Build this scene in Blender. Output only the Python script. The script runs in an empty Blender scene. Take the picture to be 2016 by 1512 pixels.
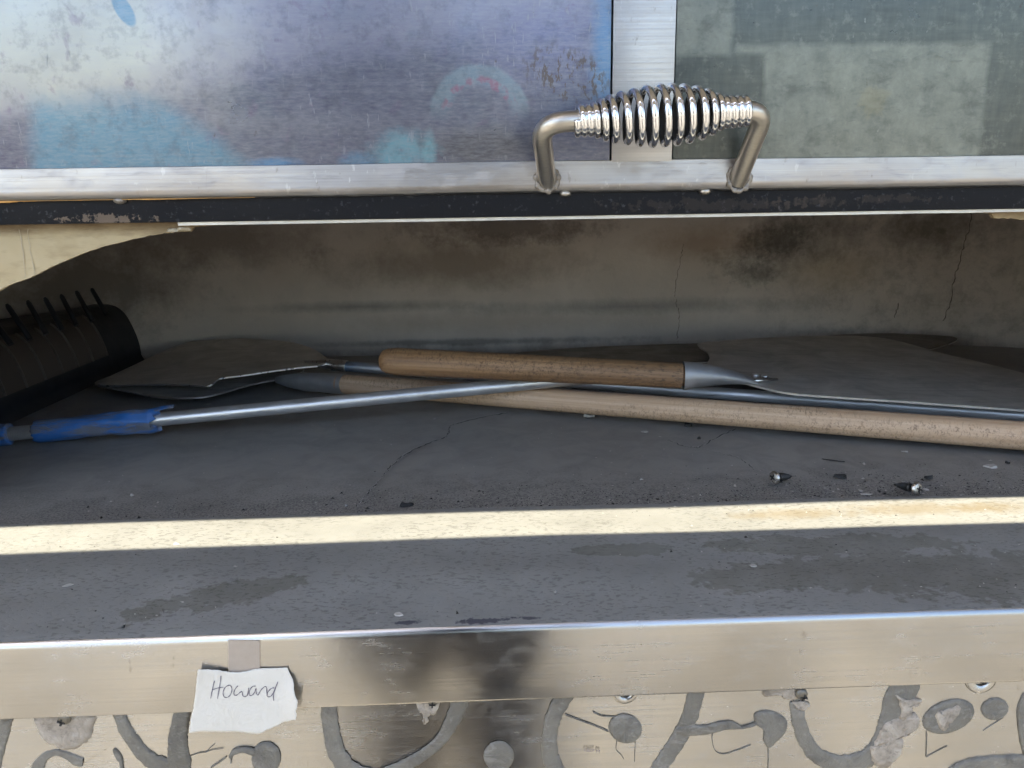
import bpy, bmesh, math, random
from mathutils import Vector, Matrix
R = math.radians
random.seed(7)
sc = bpy.context.scene
col = sc.collection

# ------------------------------------------------------------------ camera, sky, sun, exposure
CAM_H, PITCH, YAW, ROLL, FPX = .224, R(13), R(2.0), R(.9), 1515.
fw = Vector((math.cos(PITCH)*math.sin(YAW), math.cos(PITCH)*math.cos(YAW), -math.sin(PITCH)))
r0 = Vector((math.cos(YAW), -math.sin(YAW), 0)); u0 = r0.cross(fw)
RT = r0*math.cos(ROLL) - u0*math.sin(ROLL); UP = r0*math.sin(ROLL) + u0*math.cos(ROLL)
CP = Vector((0, 0, CAM_H))
cd = bpy.data.cameras.new('camera'); cam = bpy.data.objects.new('camera', cd); col.objects.link(cam)
m3 = Matrix((RT, UP, -fw)).transposed()
cam.matrix_world = Matrix.Translation(CP) @ m3.to_4x4()
cd.sensor_width = 36; cd.lens = 36*FPX/2016; cd.clip_start = .01; cd.clip_end = 5000
sc.camera = cam
sc.cycles.use_adaptive_sampling = True; sc.cycles.adaptive_threshold = .05; sc.cycles.adaptive_min_samples = 24
sc.cycles.max_bounces = 6; sc.cycles.diffuse_bounces = 4; sc.cycles.glossy_bounces = 3; sc.cycles.transmission_bounces = 2

SUN = Vector((-.35, -.4226, .906)).normalized()          # towards the sun
w = bpy.data.worlds.new('World'); sc.world = w; w.use_nodes = True
nt = w.node_tree; bg = nt.nodes['Background']
sky = nt.nodes.new('ShaderNodeTexSky'); sky.sky_type = 'NISHITA'; sky.sun_disc = False
sky.sun_elevation = math.asin(SUN.z); sky.sun_rotation = math.atan2(SUN.x, SUN.y)
sky.air_density = 1.0; sky.dust_density = 1.3; sky.ozone_density = 1.0
nt.links.new(sky.outputs[0], bg.inputs[0]); bg.inputs[1].default_value = .15
sd = bpy.data.lights.new('sun', 'SUN'); sun = bpy.data.objects.new('sun', sd); col.objects.link(sun)
sd.energy = 4.5; sd.angle = R(.4); sd.color = (1, .92, .72)
sun.rotation_euler = SUN.to_track_quat('Z', 'Y').to_euler(); sun.location = (0, 0, 5)
vs = sc.view_settings; vs.view_transform = 'Standard'; vs.look = 'None'; vs.exposure = 1.75; vs.gamma = 1
vs.use_curve_mapping = False

def ray(px, py): return fw + RT*((px-1008)/FPX) - UP*((py-756)/FPX)
def onz(px, py, z=0):
    d = ray(px, py); return CP + d*((z-CP.z)/d.z)
def ony(px, py, y):
    d = ray(px, py); return CP + d*((y-CP.y)/d.y)
def onx(px, py, x):
    d = ray(px, py); return CP + d*((x-CP.x)/d.x)

# ------------------------------------------------------------------ material helpers
def lin(c):
    return tuple((v/255/12.92 if v/255 <= .04045 else ((v/255+.055)/1.055)**2.4) for v in c)
class G:
    def __init__(s, name):
        s.m = bpy.data.materials.new(name); s.m.use_nodes = True; s.cache = {}
        s.t = s.m.node_tree; s.b = s.t.nodes['Principled BSDF']
        s.co = s.n('TexCoord').outputs['Object']
    def n(s, k): return s.t.nodes.new('ShaderNode'+k)
    def put(s, sock, v):
        if isinstance(v, bpy.types.NodeSocket): s.t.links.new(v, sock)
        elif isinstance(v, (tuple, list)):
            sock.default_value = (tuple(v)+(1,))[:4] if sock.type == 'RGBA' else tuple(v)[:3]
        else: sock.default_value = v
    def map(s, scale=(1,1,1), loc=(0,0,0), rot=(0,0,0), vec=None):
        n = s.n('Mapping'); s.put(n.inputs[0], vec or s.co); s.put(n.inputs['Scale'], scale)
        s.put(n.inputs['Location'], loc); s.put(n.inputs['Rotation'], rot); return n.outputs[0]
    def noise(s, scale, detail=4, rough=.55, dist=0, vec=None):
        key = (scale, detail, rough, dist)
        if vec is None and key in s.cache: return s.cache[key]
        n = s.n('TexNoise'); s.put(n.inputs['Vector'], vec or s.co); s.put(n.inputs['Scale'], scale)
        s.put(n.inputs['Detail'], min(detail, 4)); s.put(n.inputs['Roughness'], rough); s.put(n.inputs['Distortion'], dist)
        if vec is None: s.cache[key] = n.outputs['Fac']
        return n.outputs['Fac']
    def vor(s, scale, vec=None, feat='F1'):
        n = s.n('TexVoronoi'); n.feature = feat; s.put(n.inputs['Vector'], vec or s.co); s.put(n.inputs['Scale'], scale)
        return n.outputs['Distance']
    def ma(s, op, a, b=0, clamp=False):
        n = s.n('Math'); n.operation = op; n.use_clamp = clamp
        s.put(n.inputs[0], a); s.put(n.inputs[1], b); return n.outputs[0]
    def st(s, v, a, b, o0=0, o1=1):
        n = s.n('MapRange'); s.put(n.inputs[0], v)
        for i, q in enumerate((a, b, o0, o1)): s.put(n.inputs[i+1], q)
        n.clamp = True; return n.outputs[0]
    def mix(s, f, a, b, mode='MIX'):
        n = s.n('Mix'); n.data_type = 'RGBA'; n.blend_type = mode
        s.put(n.inputs['Factor'], f); s.put(n.inputs['A'], a); s.put(n.inputs['B'], b)
        return n.outputs['Result']
    def ramp(s, f, pts):
        n = s.n('ValToRGB'); e = n.color_ramp.elements
        while len(e) < len(pts): e.new(.5)
        for el, (p, c) in zip(e, pts):
            el.position = p; el.color = (tuple(c)+(1,))[:4] if isinstance(c, (tuple, list)) else (c, c, c, 1)
        s.put(n.inputs[0], f); return n.outputs[0]
    def xyz(s, vec=None):
        if vec is None and 'xyz' in s.cache: return s.cache['xyz']
        n = s.n('SeparateXYZ'); s.put(n.inputs[0], vec or s.co)
        if vec is None: s.cache['xyz'] = n.outputs
        return n.outputs
    def blob(s, c, r, rot=0, plane='xz', warp=0, wscale=30):
        """1 at the middle of an ellipse, 0 at its rim and beyond; edge broken by noise"""
        o = s.xyz(); a, b = (o[0], o[2]) if plane == 'xz' else (o[0], o[1])
        a = s.ma('SUBTRACT', a, c[0]); b = s.ma('SUBTRACT', b, c[1])
        ca, sa = math.cos(rot), math.sin(rot)
        u = s.ma('ADD', s.ma('MULTIPLY', a, ca/r[0]), s.ma('MULTIPLY', b, sa/r[0]))
        v = s.ma('ADD', s.ma('MULTIPLY', a, -sa/r[1]), s.ma('MULTIPLY', b, ca/r[1]))
        d = s.ma('SQRT', s.ma('ADD', s.ma('MULTIPLY', u, u), s.ma('MULTIPLY', v, v)))
        f = s.ma('SUBTRACT', 1, d)
        if warp:
            f = s.ma('ADD', f, s.ma('MULTIPLY', s.ma('SUBTRACT', s.noise(26 if wscale < 45 else 70 if wscale < 100 else 160, 4, .65), .5), warp))
            f = s.ma('ADD', f, s.ma('MULTIPLY', s.ma('SUBTRACT', s.noise(160, 4, .65), .5), warp*.45))
        return f
    def rect(s, x0, x1, z0, z1, soft=.002, plane='xz'):
        o = s.xyz(); a, b = (o[0], o[2]) if plane == 'xz' else (o[0], o[1])
        wv = s.ma('MULTIPLY', s.ma('SUBTRACT', s.noise(60, 3), .5), .004)
        a = s.ma('ADD', a, wv); b = s.ma('ADD', b, wv)
        f = s.ma('MULTIPLY', s.st(a, x0-soft, x0+soft), s.st(a, x1+soft, x1-soft))
        g = s.ma('MULTIPLY', s.st(b, z0-soft, z0+soft), s.st(b, z1+soft, z1-soft))
        return s.ma('MULTIPLY', f, g)
    def done(s, base, rough=.6, metal=0, bump=None, bstr=.3, bdist=.001, **kw):
        s.put(s.b.inputs['Base Color'], base); s.put(s.b.inputs['Roughness'], rough); s.put(s.b.inputs['Metallic'], metal)
        for k, v in kw.items(): s.put(s.b.inputs[k.replace('_', ' ')], v)
        if bump is not None:
            n = s.n('Bump'); s.put(n.inputs['Height'], bump); s.put(n.inputs['Strength'], bstr); s.put(n.inputs['Distance'], bdist)
            s.t.links.new(n.outputs[0], s.b.inputs['Normal'])
        return s.m

def simple(name, c, rough=.6, metal=0, var=.25, scale=60, bstr=.2):
    g = G(name); n = g.noise(scale, 6, .6); n2 = g.noise(scale*.13, 3)
    f = g.st(g.ma('ADD', n, n2), .6, 1.4)
    d = tuple(v*(1-var) for v in c); l = tuple(min(1, v*(1+var)) for v in c)
    return g.done(g.mix(f, d, l), g.st(n, .3, .7, rough-.08, rough+.08), metal, bump=n, bstr=bstr, bdist=.0006)

def stainless(name, c=(.62, .61, .60), rough=.3, axis='x', smear=.5, blob=4., bdist=.00022, aniso=0):
    g = G(name)
    sca = (2.5, 900, 900) if axis == 'x' else (900, 900, 2.5)
    br = g.noise(1, 3, .6, vec=g.map(sca))
    bl = g.noise(14, 6, .6, .4); bl2 = g.noise(45, 5, .65, .3, vec=g.map((1, 1, 2.2)))
    film = g.st(bl, .42, .68); film2 = g.st(bl2, .5, .68)
    spk = g.st(g.noise(170, 3, .7, vec=g.map((1, 1, .45))), .68, .76)
    spk2 = g.st(g.noise(60, 5, .7, 1.0, vec=g.map((1, 1, .3), (3, 1, 4))), .66, .72)
    c1 = g.mix(g.ma('MULTIPLY', film, .35*smear), c, tuple(v*.78 for v in c))
    c1 = g.mix(g.ma('MULTIPLY', film2, .25*smear), c1, tuple(v*1.15 for v in c))
    c1 = g.mix(g.st(br, .3, .7, 0, .45), c1, tuple(v*.72 for v in c))
    c1 = g.mix(g.ma('MULTIPLY', spk, .5), c1, (.22, .2, .17))
    c1 = g.mix(g.ma('MULTIPLY', spk2, .3*smear), c1, (.3, .28, .25))
    wisp = g.st(g.noise(1, 4, .65, .6, vec=g.map((30, 30, 260) if axis == 'x' else (260, 260, 30))), .55, .68)
    c1 = g.mix(g.ma('MULTIPLY', wisp, .3*smear), c1, tuple(v*.6 for v in c))
    drp = g.ma('MULTIPLY', g.st(g.noise(1, 3, .6, vec=g.map((230, 230, 90), (5, 1, 2))), .64, .70), film)
    c1 = g.mix(g.ma('MULTIPLY', drp, .5*smear), c1, tuple(min(1, v*1.5) for v in c))
    r = g.ma('ADD', g.st(bl, .3, .7, rough-.04, rough+.07), g.ma('MULTIPLY', g.ma('SUBTRACT', br, .5), .18))
    r = g.ma('ADD', r, g.ma('MULTIPLY', film2, .14*smear))
    met = g.st(g.ma('ADD', film2, spk), 0, 1.4, 1, 1-.18*smear)
    if aniso:
        tg = g.n('Tangent'); tg.direction_type = 'RADIAL'; tg.axis = 'Z'; g.t.links.new(tg.outputs[0], g.b.inputs['Tangent'])
        g.b.inputs['Anisotropic'].default_value = aniso; g.b.inputs['Anisotropic Rotation'].default_value = .25
    return g.done(c1, r, met, bump=g.ma('ADD', br, g.ma('MULTIPLY', bl, blob)), bstr=.35, bdist=bdist)

# ------------------------------------------------------------------ object helpers
def tag(o, label, cat, group=None):
    o['label'] = label; o['category'] = cat
    if group: o['group'] = group
    return o
def empty(name, loc, label=None, cat=None, group=None):
    o = bpy.data.objects.new(name, None); col.objects.link(o); o.location = loc; o.empty_display_size = .05
    if label: tag(o, label, cat, group)
    return o
def par(o, p):
    o.parent = p; o.matrix_parent_inverse = Matrix.Translation(p_world(p)).inverted() if p.type == 'EMPTY' else p.matrix_basis.inverted() @ p.matrix_parent_inverse.inverted() @ (Matrix.Translation(p_world(p.parent)).inverted() if p.parent else Matrix())
    return o
def p_world(p): return p.location
def mesh(name, vs_, fs, mat, parent=None, smooth=False, mats=None, mi=None, auto=None):
    me = bpy.data.meshes.new(name); me.from_pydata([tuple(v) for v in vs_], [], fs); me.validate(); me.update()
    for m in (mats or [mat]): me.materials.append(m)
    if mi: me.polygons.foreach_set('material_index', mi)
    o = bpy.data.objects.new(name, me); col.objects.link(o)
    if smooth:
        me.polygons.foreach_set('use_smooth', [True]*len(me.polygons))
        if auto:
            me.set_sharp_from_angle(angle=R(auto))
    if parent is not None: attach(o, parent)
    return o
WORLD = {}
def attach(o, p):
    """keep o where it is in the world"""
    pm = WORLD.get(p.name) or (Matrix.Translation(p.location) if p.parent is None else Matrix())
    o.parent = p; o.matrix_parent_inverse = pm.inverted()
    return o
def boxd(x0, x1, y0, y1, z0, z1):
    v = [(x, y, z) for z in (z0, z1) for y in (y0, y1) for x in (x0, x1)]
    return v, [(0,2,3,1), (4,5,7,6), (0,1,5,4), (2,6,7,3), (0,4,6,2), (1,3,7,5)]
def bevelbox(name, x0, x1, y0, y1, z0, z1, mat, parent=None, bev=.001, seg=2):
    bm = bmesh.new(); v, f = boxd(x0, x1, y0, y1, z0, z1)
    bv = [bm.verts.new(p) for p in v]
    for q in f: bm.faces.new([bv[i] for i in q])
    bmesh.ops.recalc_face_normals(bm, faces=bm.faces)
    if bev: bmesh.ops.bevel(bm, geom=bm.edges[:], offset=bev, segments=seg, affect='EDGES', profile=.6)
    return frombm(name, bm, mat, parent, smooth=True, auto=40)
def frombm(name, bm, mat, parent=None, smooth=False, auto=None):
    me = bpy.data.meshes.new(name); bm.to_mesh(me); bm.free(); me.materials.append(mat)
    o = bpy.data.objects.new(name, me); col.objects.link(o)
    if smooth:
        me.polygons.foreach_set('use_smooth', [True]*len(me.polygons))
        if auto: me.set_sharp_from_angle(angle=R(auto))
    if parent is not None: attach(o, parent)
    return o
def catmull(pts, n=8, closed=False):
    pts = [Vector(p) for p in pts]; out = []; N = len(pts)
    rng = range(N if closed else N-1)
    for i in rng:
        if closed: p0, p1, p2, p3 = pts[i-1], pts[i], pts[(i+1) % N], pts[(i+2) % N]
        else: p0, p1, p2, p3 = pts[max(i-1, 0)], pts[i], pts[i+1], pts[min(i+2, N-1)]
        for k in range(n):
            t = k/n
            out.append(.5*((2*p1)+(p2-p0)*t+(2*p0-5*p1+4*p2-p3)*t*t+(-p0+3*p1-3*p2+p3)*t**3))
    if not closed: out.append(pts[-1])
    return out
def tube(pts, rad, seg=12, cap=True):
    """sweep; rad a number or a list"""
    pts = [Vector(p) for p in pts]; n = len(pts)
    rads = rad if isinstance(rad, (list, tuple)) else [rad]*n
    vs_, fs = [], []
    t0 = (pts[1]-pts[0]).normalized()
    a = t0.orthogonal().normalized()
    for i, p in enumerate(pts):
        t = (pts[min(i+1, n-1)]-pts[max(i-1, 0)]).normalized()
        a = (a - t*a.dot(t)).normalized(); b = t.cross(a)
        for k in range(seg):
            an = 2*math.pi*k/seg
            vs_.append(p+(a*math.cos(an)+b*math.sin(an))*rads[i])
    for i in range(n-1):
        for k in range(seg):
            k2 = (k+1) % seg
            fs.append((i*seg+k, i*seg+k2, (i+1)*seg+k2, (i+1)*seg+k))
    if cap:
        fs.append(tuple(range(seg-1, -1, -1))); fs.append(tuple((n-1)*seg+k for k in range(seg)))
    return vs_, fs
def rod(name, p0, p1, prof, mat, parent, seg=24, bend=None, smooth=True):
    """lathe along p0->p1; prof = [(distance, radius)...]; local z runs along the rod so the grain follows it"""
    p0, p1 = Vector(p0), Vector(p1); d = (p1-p0).normalized()
    q = d.to_track_quat('Z', 'Y').to_matrix().to_4x4()
    vs_, fs = [], []
    for (s, r) in prof:
        for k in range(seg):
            an = 2*math.pi*k/seg; vs_.append((r*math.cos(an), r*math.sin(an), s))
    for i in range(len(prof)-1):
        for k in range(seg):
            k2 = (k+1) % seg; fs.append((i*seg+k, i*seg+k2, (i+1)*seg+k2, (i+1)*seg+k))
    fs.append(tuple(range(seg-1, -1, -1))); fs.append(tuple((len(prof)-1)*seg+k for k in range(seg)))
    o = mesh(name, vs_, fs, mat, None, smooth, auto=45)
    o.matrix_world = Matrix.Translation(p0) @ q
    WORLD[o.name] = o.matrix_world.copy()
    if parent is not None: attach(o, parent)
    return o
def grid(nx, ny, fn):
    vs_ = [fn(i/nx, j/ny) for j in range(ny+1) for i in range(nx+1)]
    fs = [(j*(nx+1)+i, j*(nx+1)+i+1, (j+1)*(nx+1)+i+1, (j+1)*(nx+1)+i) for j in range(ny) for i in range(nx)]
    return vs_, fs
def extr(profile, x0, x1, nx=1, closed=False, wob=None):
    """profile of (y,z) pushed along x"""
    vs_, fs = [], []; n = len(profile)
    for i in range(nx+1):
        x = x0+(x1-x0)*i/nx
        for k, (y, z) in enumerate(profile):
            dy, dz = wob(x, k) if wob else (0, 0)
            vs_.append((x, y+dy, z+dz))
    for i in range(nx):
        for k in range(n if closed else n-1):
            k2 = (k+1) % n; fs.append((i*n+k, (i+1)*n+k, (i+1)*n+k2, i*n+k2))
    if closed:
        fs.append(tuple(range(n))); fs.append(tuple(nx*n+k for k in range(n-1, -1, -1)))
    return vs_, fs
def wav(x, y=0, s=1.):
    return (math.sin(x*7.1*s+1.3)+.6*math.sin(x*13.7*s+y*5+.4)+.35*math.sin(x*29*s+y*11+2))/1.95

# ------------------------------------------------------------------ materials
STEEL = stainless('brushed_stainless', (.44, .428, .41), .19, smear=.45, blob=.1, bdist=.00003, aniso=.95)
STEEL_D = stainless('door_stainless', (.41, .40, .405), .34, smear=1.3)
STEEL_V = stainless('mullion_stainless', (.46, .455, .455), .36, smear=.6)
PANEL = stainless('panel_stainless', (.46, .445, .42), .20, smear=.4, blob=.1, bdist=.00003, aniso=.95)
ROD = stainless('handle_rod_steel', (.62, .58, .52), .34, smear=.3, blob=1., bdist=.00008)
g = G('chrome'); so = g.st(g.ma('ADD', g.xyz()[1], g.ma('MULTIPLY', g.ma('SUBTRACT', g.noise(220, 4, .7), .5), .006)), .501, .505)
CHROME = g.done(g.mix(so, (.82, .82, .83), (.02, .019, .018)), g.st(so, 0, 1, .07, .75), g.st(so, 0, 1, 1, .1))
g = G('weld'); n = g.noise(260, 4, .6)
WELD = g.done(g.mix(n, (.10, .085, .07), (.50, .46, .41)), .5, .6, bump=n, bstr=.8, bdist=.001)

def counter_mat():
    g = G('counter_stone')
    n1 = g.noise(9, 5, .6, .5); n2 = g.noise(230, 4, .7); n3 = g.noise(40, 5, .6)
    base = g.mix(g.st(n1, .3, .7), (.218, .216, .205), (.262, .26, .247))
    base = g.mix(g.ma('MULTIPLY', g.st(n3, .35, .7), .35), base, (.17, .17, .162))
    # elongated dark flecks
    fl = g.noise(1, 3, .6, .5, vec=g.map((230, 480, 230), rot=(0, 0, .5)))
    fl2 = g.st(fl, .54, .60)
    dens = g.st(g.noise(14, 4), .30, .52)
    base = g.mix(g.ma('MULTIPLY', g.ma('MULTIPLY', fl2, dens), .5), base, (.085, .083, .078))
    wl = g.st(g.noise(420, 2, .5), .70, .76)
    base = g.mix(g.ma('MULTIPLY', wl, .5), base, (.32, .32, .31))
    # old damp stains with broken rims
    rough = g.st(n1, .3, .7, .50, .62)
    stain = None
    for (px, py, rx, ry, rot) in [(425, 1178, .062, .022, .35), (1530, 1128, .075, .030, .1), (1860, 1128, .14, .05, -.12), (1650, 1075, .12, .02, -.05), (1220, 1085, .05, .012, 0)]:
        c = onz(px, py)
        b = g.st(g.blob((c.x, c.y), (rx, ry), rot, 'xy', 1.7, 34), .28, .36)
        stain = b if stain is None else g.ma('MAXIMUM', stain, b)
    base = g.mix(g.ma('MULTIPLY', stain, g.st(n3, .3, .7, .55, 1)), base, g.mix(1., base, (.70, .68, .62), 'MULTIPLY'))
    rough = g.ma('ADD', rough, g.ma('MULTIPLY', stain, .12))
    # rusty bloom towards the right end
    for (px, py, rx, ry) in [(1560, 1012, .08, .018), (1800, 1003, .1, .02), (1960, 1000, .05, .018)]:
        c = onz(px, py); b = g.st(g.blob((c.x, c.y), (rx, ry), 0, 'xy', 1.2, 60), .3, .8)
        base = g.mix(g.ma('MULTIPLY', b, .5), base, (.17, .125, .06))
    for (px, py, rx, ry) in [(800, 1226, .012, .003), (950, 1222, .022, .004), (1040, 1217, .012, .0025)]:
        c = onz(px, py); b = g.st(g.blob((c.x, c.y), (rx, ry), 0, 'xy', 1.6, 200), .3, .5)
        base = g.mix(g.ma('MULTIPLY', b, .8), base, (.03, .03, .05))
    h = g.ma('ADD', g.ma('MULTIPLY', n2, .5), g.ma('MULTIPLY', fl2, -.5))
    return g.done(base, rough, 0, bump=h, bstr=.35, bdist=.0006, Specular_IOR_Level=.4)
COUNTER = counter_mat()

def floor_mat():
    g = G('hearth_floor')
    n1 = g.noise(5, 5, .6, .8); n2 = g.noise(380, 4, .7); n3 = g.noise(30, 6, .65, .6)
    base = g.mix(g.st(n1, .3, .7), (.235, .22, .20), (.285, .268, .245))
    base = g.mix(g.ma('MULTIPLY', g.st(n3, .42, .68), .4), base, (.12, .118, .115))
    o = g.xyz()
    front = g.st(g.ma('ADD', o[1], g.ma('MULTIPLY', n3, -.12)), .60, .52)
    grit = g.st(g.noise(520, 3, .7), .47, .57)
    base = g.mix(g.ma('MULTIPLY', g.ma('MULTIPLY', grit, front), .65), base, (.06, .06, .06))
    wl = g.st(g.noise(500, 2, .5), .71, .77)
    base = g.mix(g.ma('MULTIPLY', wl, .6), base, (.34, .33, .32))
    return g.done(base, g.st(n1, .3, .7, .48, .66), 0, bump=g.ma('ADD', g.ma('MULTIPLY', n2, .4), n3), bstr=.3, bdist=.001)
FLOOR = floor_mat()

def wall_mat():
    g = G('refractory_wall')
    n1 = g.noise(6, 5, .6, .5); n2 = g.noise(26, 6, .65, .3); n3 = g.noise(130, 4, .7)
    base = g.mix(g.st(n1, .3, .7), (.50, .435, .375), (.59, .52, .455))
    base = g.mix(g.ma('MULTIPLY', g.st(n2, .4, .7), .35), base, (.44, .395, .355))
    # coarse pale pitting on the right part
    right = g.st(g.ma('ADD', g.xyz()[0], g.ma('MULTIPLY', n1, .3)), .45, .75)
    base = g.mix(g.ma('MULTIPLY', g.ma('MULTIPLY', right, g.st(g.noise(34, 7, .75), .44, .66)), .5), base, (.22, .19, .16))
    base = g.mix(g.ma('MULTIPLY', g.ma('MULTIPLY', right, g.st(n3, .6, .7)), .5), base, (.46, .42, .36))
    Y = 1.21
    def stain(px, py, sx, sy, colr, amt, warp=1., ws=26, lo=.05, hi=.75, rot=0):
        nonlocal base
        c = ony(px, py, Y); k = Y/FPX
        b = g.st(g.blob((c.x, c.z), (sx*k, sy*k), rot, 'xz', warp, ws), lo, hi)
        base = g.mix(g.ma('MULTIPLY', b, amt), base, colr)
    stain(900, 520, 330, 62, (.16, .115, .085), .55)
    stain(1000, 448, 240, 40, (.10, .075, .065), .7, 1.6, 40)
    stain(1400, 478, 200, 45, (.30, .20, .125), .55)
    stain(1640, 530, 130, 60, (.40, .31, .20), .45)
    stain(1560, 480, 175, 75, (.06, .056, .05), .62, 1.7, 34, .0, .95, .2); stain(1540, 470, 90, 50, (.035, .033, .03), .5, 1.9, 60, .05, .8, .3)
    stain(1480, 535, 60, 35, (.08, .085, .08), .6, 1.5, 40)
    stain(1820, 455, 120, 55, (.11, .09, .07), .7, 1.4)
    stain(1250, 605, 330, 16, (.16, .155, .145), .6, 1.1, 30, -.2, 1.0)
    stain(700, 606, 240, 12, (.15, .145, .135), .65, 1.1, 34, -.2, 1.0)
    stain(1000, 635, 420, 26, (.38, .31, .235), .4)
    stain(900, 675, 420, 9, (.14, .13, .12), .6, 1.3, 30)
    stain(1000, 700, 1600, 24, (.10, .09, .08), .6)
    stain(180, 560, 260, 120, (.12, .10, .085), .7)
    stain(420, 470, 280, 70, (.16, .125, .105), .6)
    return g.done(base, .85, 0, bump=g.ma('ADD', n2, g.ma('MULTIPLY', n3, .5)), bstr=.45, bdist=.003)
WALL = wall_mat()

g = G('blackened_iron'); n = g.noise(20, 6, .6); n2 = g.noise(240, 4, .7)
c = g.mix(g.st(n2, .60, .72), (.010, .011, .014), (.05, .052, .058))
flake = None
for (px, py, rx, ry) in [(215, 432, .038, .005), (1440, 402, .10, .006), (1590, 398, .05, .005), (1750, 392, .05, .004)]:
    p = ony(px, py, .556); b = g.st(g.blob((p.x, p.z), (rx, ry), 0, 'xz', 2.4, 120), .35, .5)
    c = g.mix(g.ma('MULTIPLY', b, .6 if px < 300 else .07), c, (.22, .17, .13))
IRON = g.done(c, g.st(n, .3, .7, .35, .6), .0, bump=n2, bstr=.4, bdist=.0008, Specular_IOR_Level=.12)
IRON_G = simple('sooty_guard_iron', (.011, .012, .016), .5, .0, .5, 60, .3)
LOUVRE = simple('scorched_plate', (.06, .047, .040), .5, .0, .4, 25, .3)
EDGE = simple('worn_steel_edge', (.13, .115, .105), .5, .6, .3, 200, .3)
TRIM = simple('pale_trim', (.60, .57, .50), .5, .2, .25, 120, .2)
g = G('arch_plaster'); n = g.noise(12, 6, .65, .6); n2 = g.noise(70, 5, .7, 0, vec=g.map((.4, 1, 1.6)))
c = g.mix(g.st(n, .3, .7), (.40, .305, .165), (.50, .41, .255)); c = g.mix(g.ma('MULTIPLY', g.st(n2, .5, .68), .45), c, (.29, .225, .125))
zt = g.st(g.ma('ADD', g.xyz()[2], g.ma('MULTIPLY', n2, .012)), .213, .222); c = g.mix(zt, c, (.16, .11, .06))
ARCH = g.done(c, .7, 0, bump=g.ma('ADD', n2, n), bstr=.4, bdist=.001)
CRUMB = simple('crumbled_mortar', (.42, .36, .26), .9, 0, .3, 150, .7)

def wood(name, a, b, dark, soot):
    g = G(name)
    gr = g.noise(1, 6, .6, .4, vec=g.map((260, 260, 5)))
    rays = g.noise(1, 3, .6, 1.2, vec=g.map((120, 300, 420)))
    n = g.noise(18, 5, .6); big = g.noise(1, 3, .5, vec=g.map((30, 30, 3)))
    strk = g.noise(1, 4, .6, .3, vec=g.map((110, 110, 2.2), (4, 1, 0)))
    c = g.mix(g.st(gr, .36, .62), a, b); c = g.mix(g.st(strk, .48, .66, 0, .6), c, dark); c = g.mix(g.ma('MULTIPLY', g.st(big, .35, .7), .5), c, dark)
    fleck = g.ma('MULTIPLY', g.st(rays, .52, .62), g.st(g.noise(1, 3, .5, vec=g.map((45, 45, 6), (2, 3, 1))), .42, .58))
    c = g.mix(g.ma('MULTIPLY', fleck, .75), c, tuple(v*.55 for v in dark))
    pit = g.st(g.noise(1, 3, .7, vec=g.map((420, 420, 150))),   .53, .60)
    sm = g.st(g.ma('ADD', g.xyz()[2], g.ma('MULTIPLY', n, .1)), *soot)
    c = g.mix(g.ma('MULTIPLY', g.ma('MULTIPLY', pit, sm), .55), c, (.02, .017, .014))
    c = g.mix(g.ma('MULTIPLY', sm, .22), c, (.11, .08, .055))
    return g.done(c, .58, 0, bump=g.ma('ADD', gr, pit), bstr=.3, bdist=.0006)
WOOD_PALE = wood('pale_beech', (.46, .33, .215), (.60, .46, .33), (.40, .27, .165), (-9, -8.9))
WOOD_PALE = wood('pale_beech_long', (.46, .31, .19), (.60, .43, .29), (.38, .24, .14), (9, 9.1))
WOOD_OLD = wood('old_handle_wood', (.225, .12, .052), (.36, .21, .10), (.15, .075, .033), (.05, .36))
def alu(name, c, dark):
    g = G(name); st_ = g.noise(1, 4, .65, .5, vec=g.map((12, 160, 160), rot=(0, 0, .12))); n = g.noise(16, 4, .65, .8); n2 = g.noise(90, 4, .7)
    cc = g.mix(g.st(n, .35, .68), c, tuple(v*.68 for v in c)); cc = g.mix(g.st(st_, .5, .7, 0, .35), cc, dark)
    cc = g.mix(g.st(n2, .62, .72, 0, .45), cc, dark); cc = g.mix(g.st(g.noise(300, 2, .5), .70, .75, 0, .7), cc, (.62, .60, .56))
    return g.done(cc, g.st(n, .3, .7, .36, .58), .4, bump=g.ma('ADD', g.ma('MULTIPLY', st_, .4), n), bstr=.3, bdist=.0012)
ALU = alu('peel_aluminium', (.52, .485, .43), (.17, .15, .125)); ALU_DK = alu('scorched_peel_sheet', (.15, .135, .115), (.05, .045, .04))
ALU_E = simple('bright_peel_edge', (.62, .61, .60), .32, 1, .15, 200, .2)
FERR = simple('galvanised_ferrule', (.44, .44, .445), .46, .75, .15, 90, .3)
TUBE = simple('steel_tube', (.56, .555, .55), .36, .75, .14, 70, .12)
g = G('blued_tube'); z = g.xyz()[2]; f = g.st(g.ma('ADD', z, g.ma('MULTIPLY', g.noise(60, 3), .02)), .0, .10)
TUBE_B = g.done(g.mix(f, (.03, .12, .26), (.60, .60, .61)), g.st(g.noise(80, 4), .3, .7, .32, .46), .7)
g = G('blue_vinyl_grip'); n = g.noise(1, 6, .7, .8, vec=g.map((130, 130, 26))); n2 = g.noise(1, 4, .6, vec=g.map((50, 50, 14), (1, 2, 3)))
wear = g.st(g.ma('ADD', g.ma('MULTIPLY', n, .6), g.ma('MULTIPLY', n2, .7)), .61, .73)
c = g.mix(g.st(n2, .3, .7), (.022, .11, .34), (.032, .155, .45)); c = g.mix(g.ma('MULTIPLY', wear, .85), c, (.15, .14, .13))
BLUE = g.done(c, g.st(wear, 0, 1, .42, .75), 0, bump=g.ma('ADD', n, g.ma('MULTIPLY', wear, -1.)), bstr=.6, bdist=.0012)
PAPER = None
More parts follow.
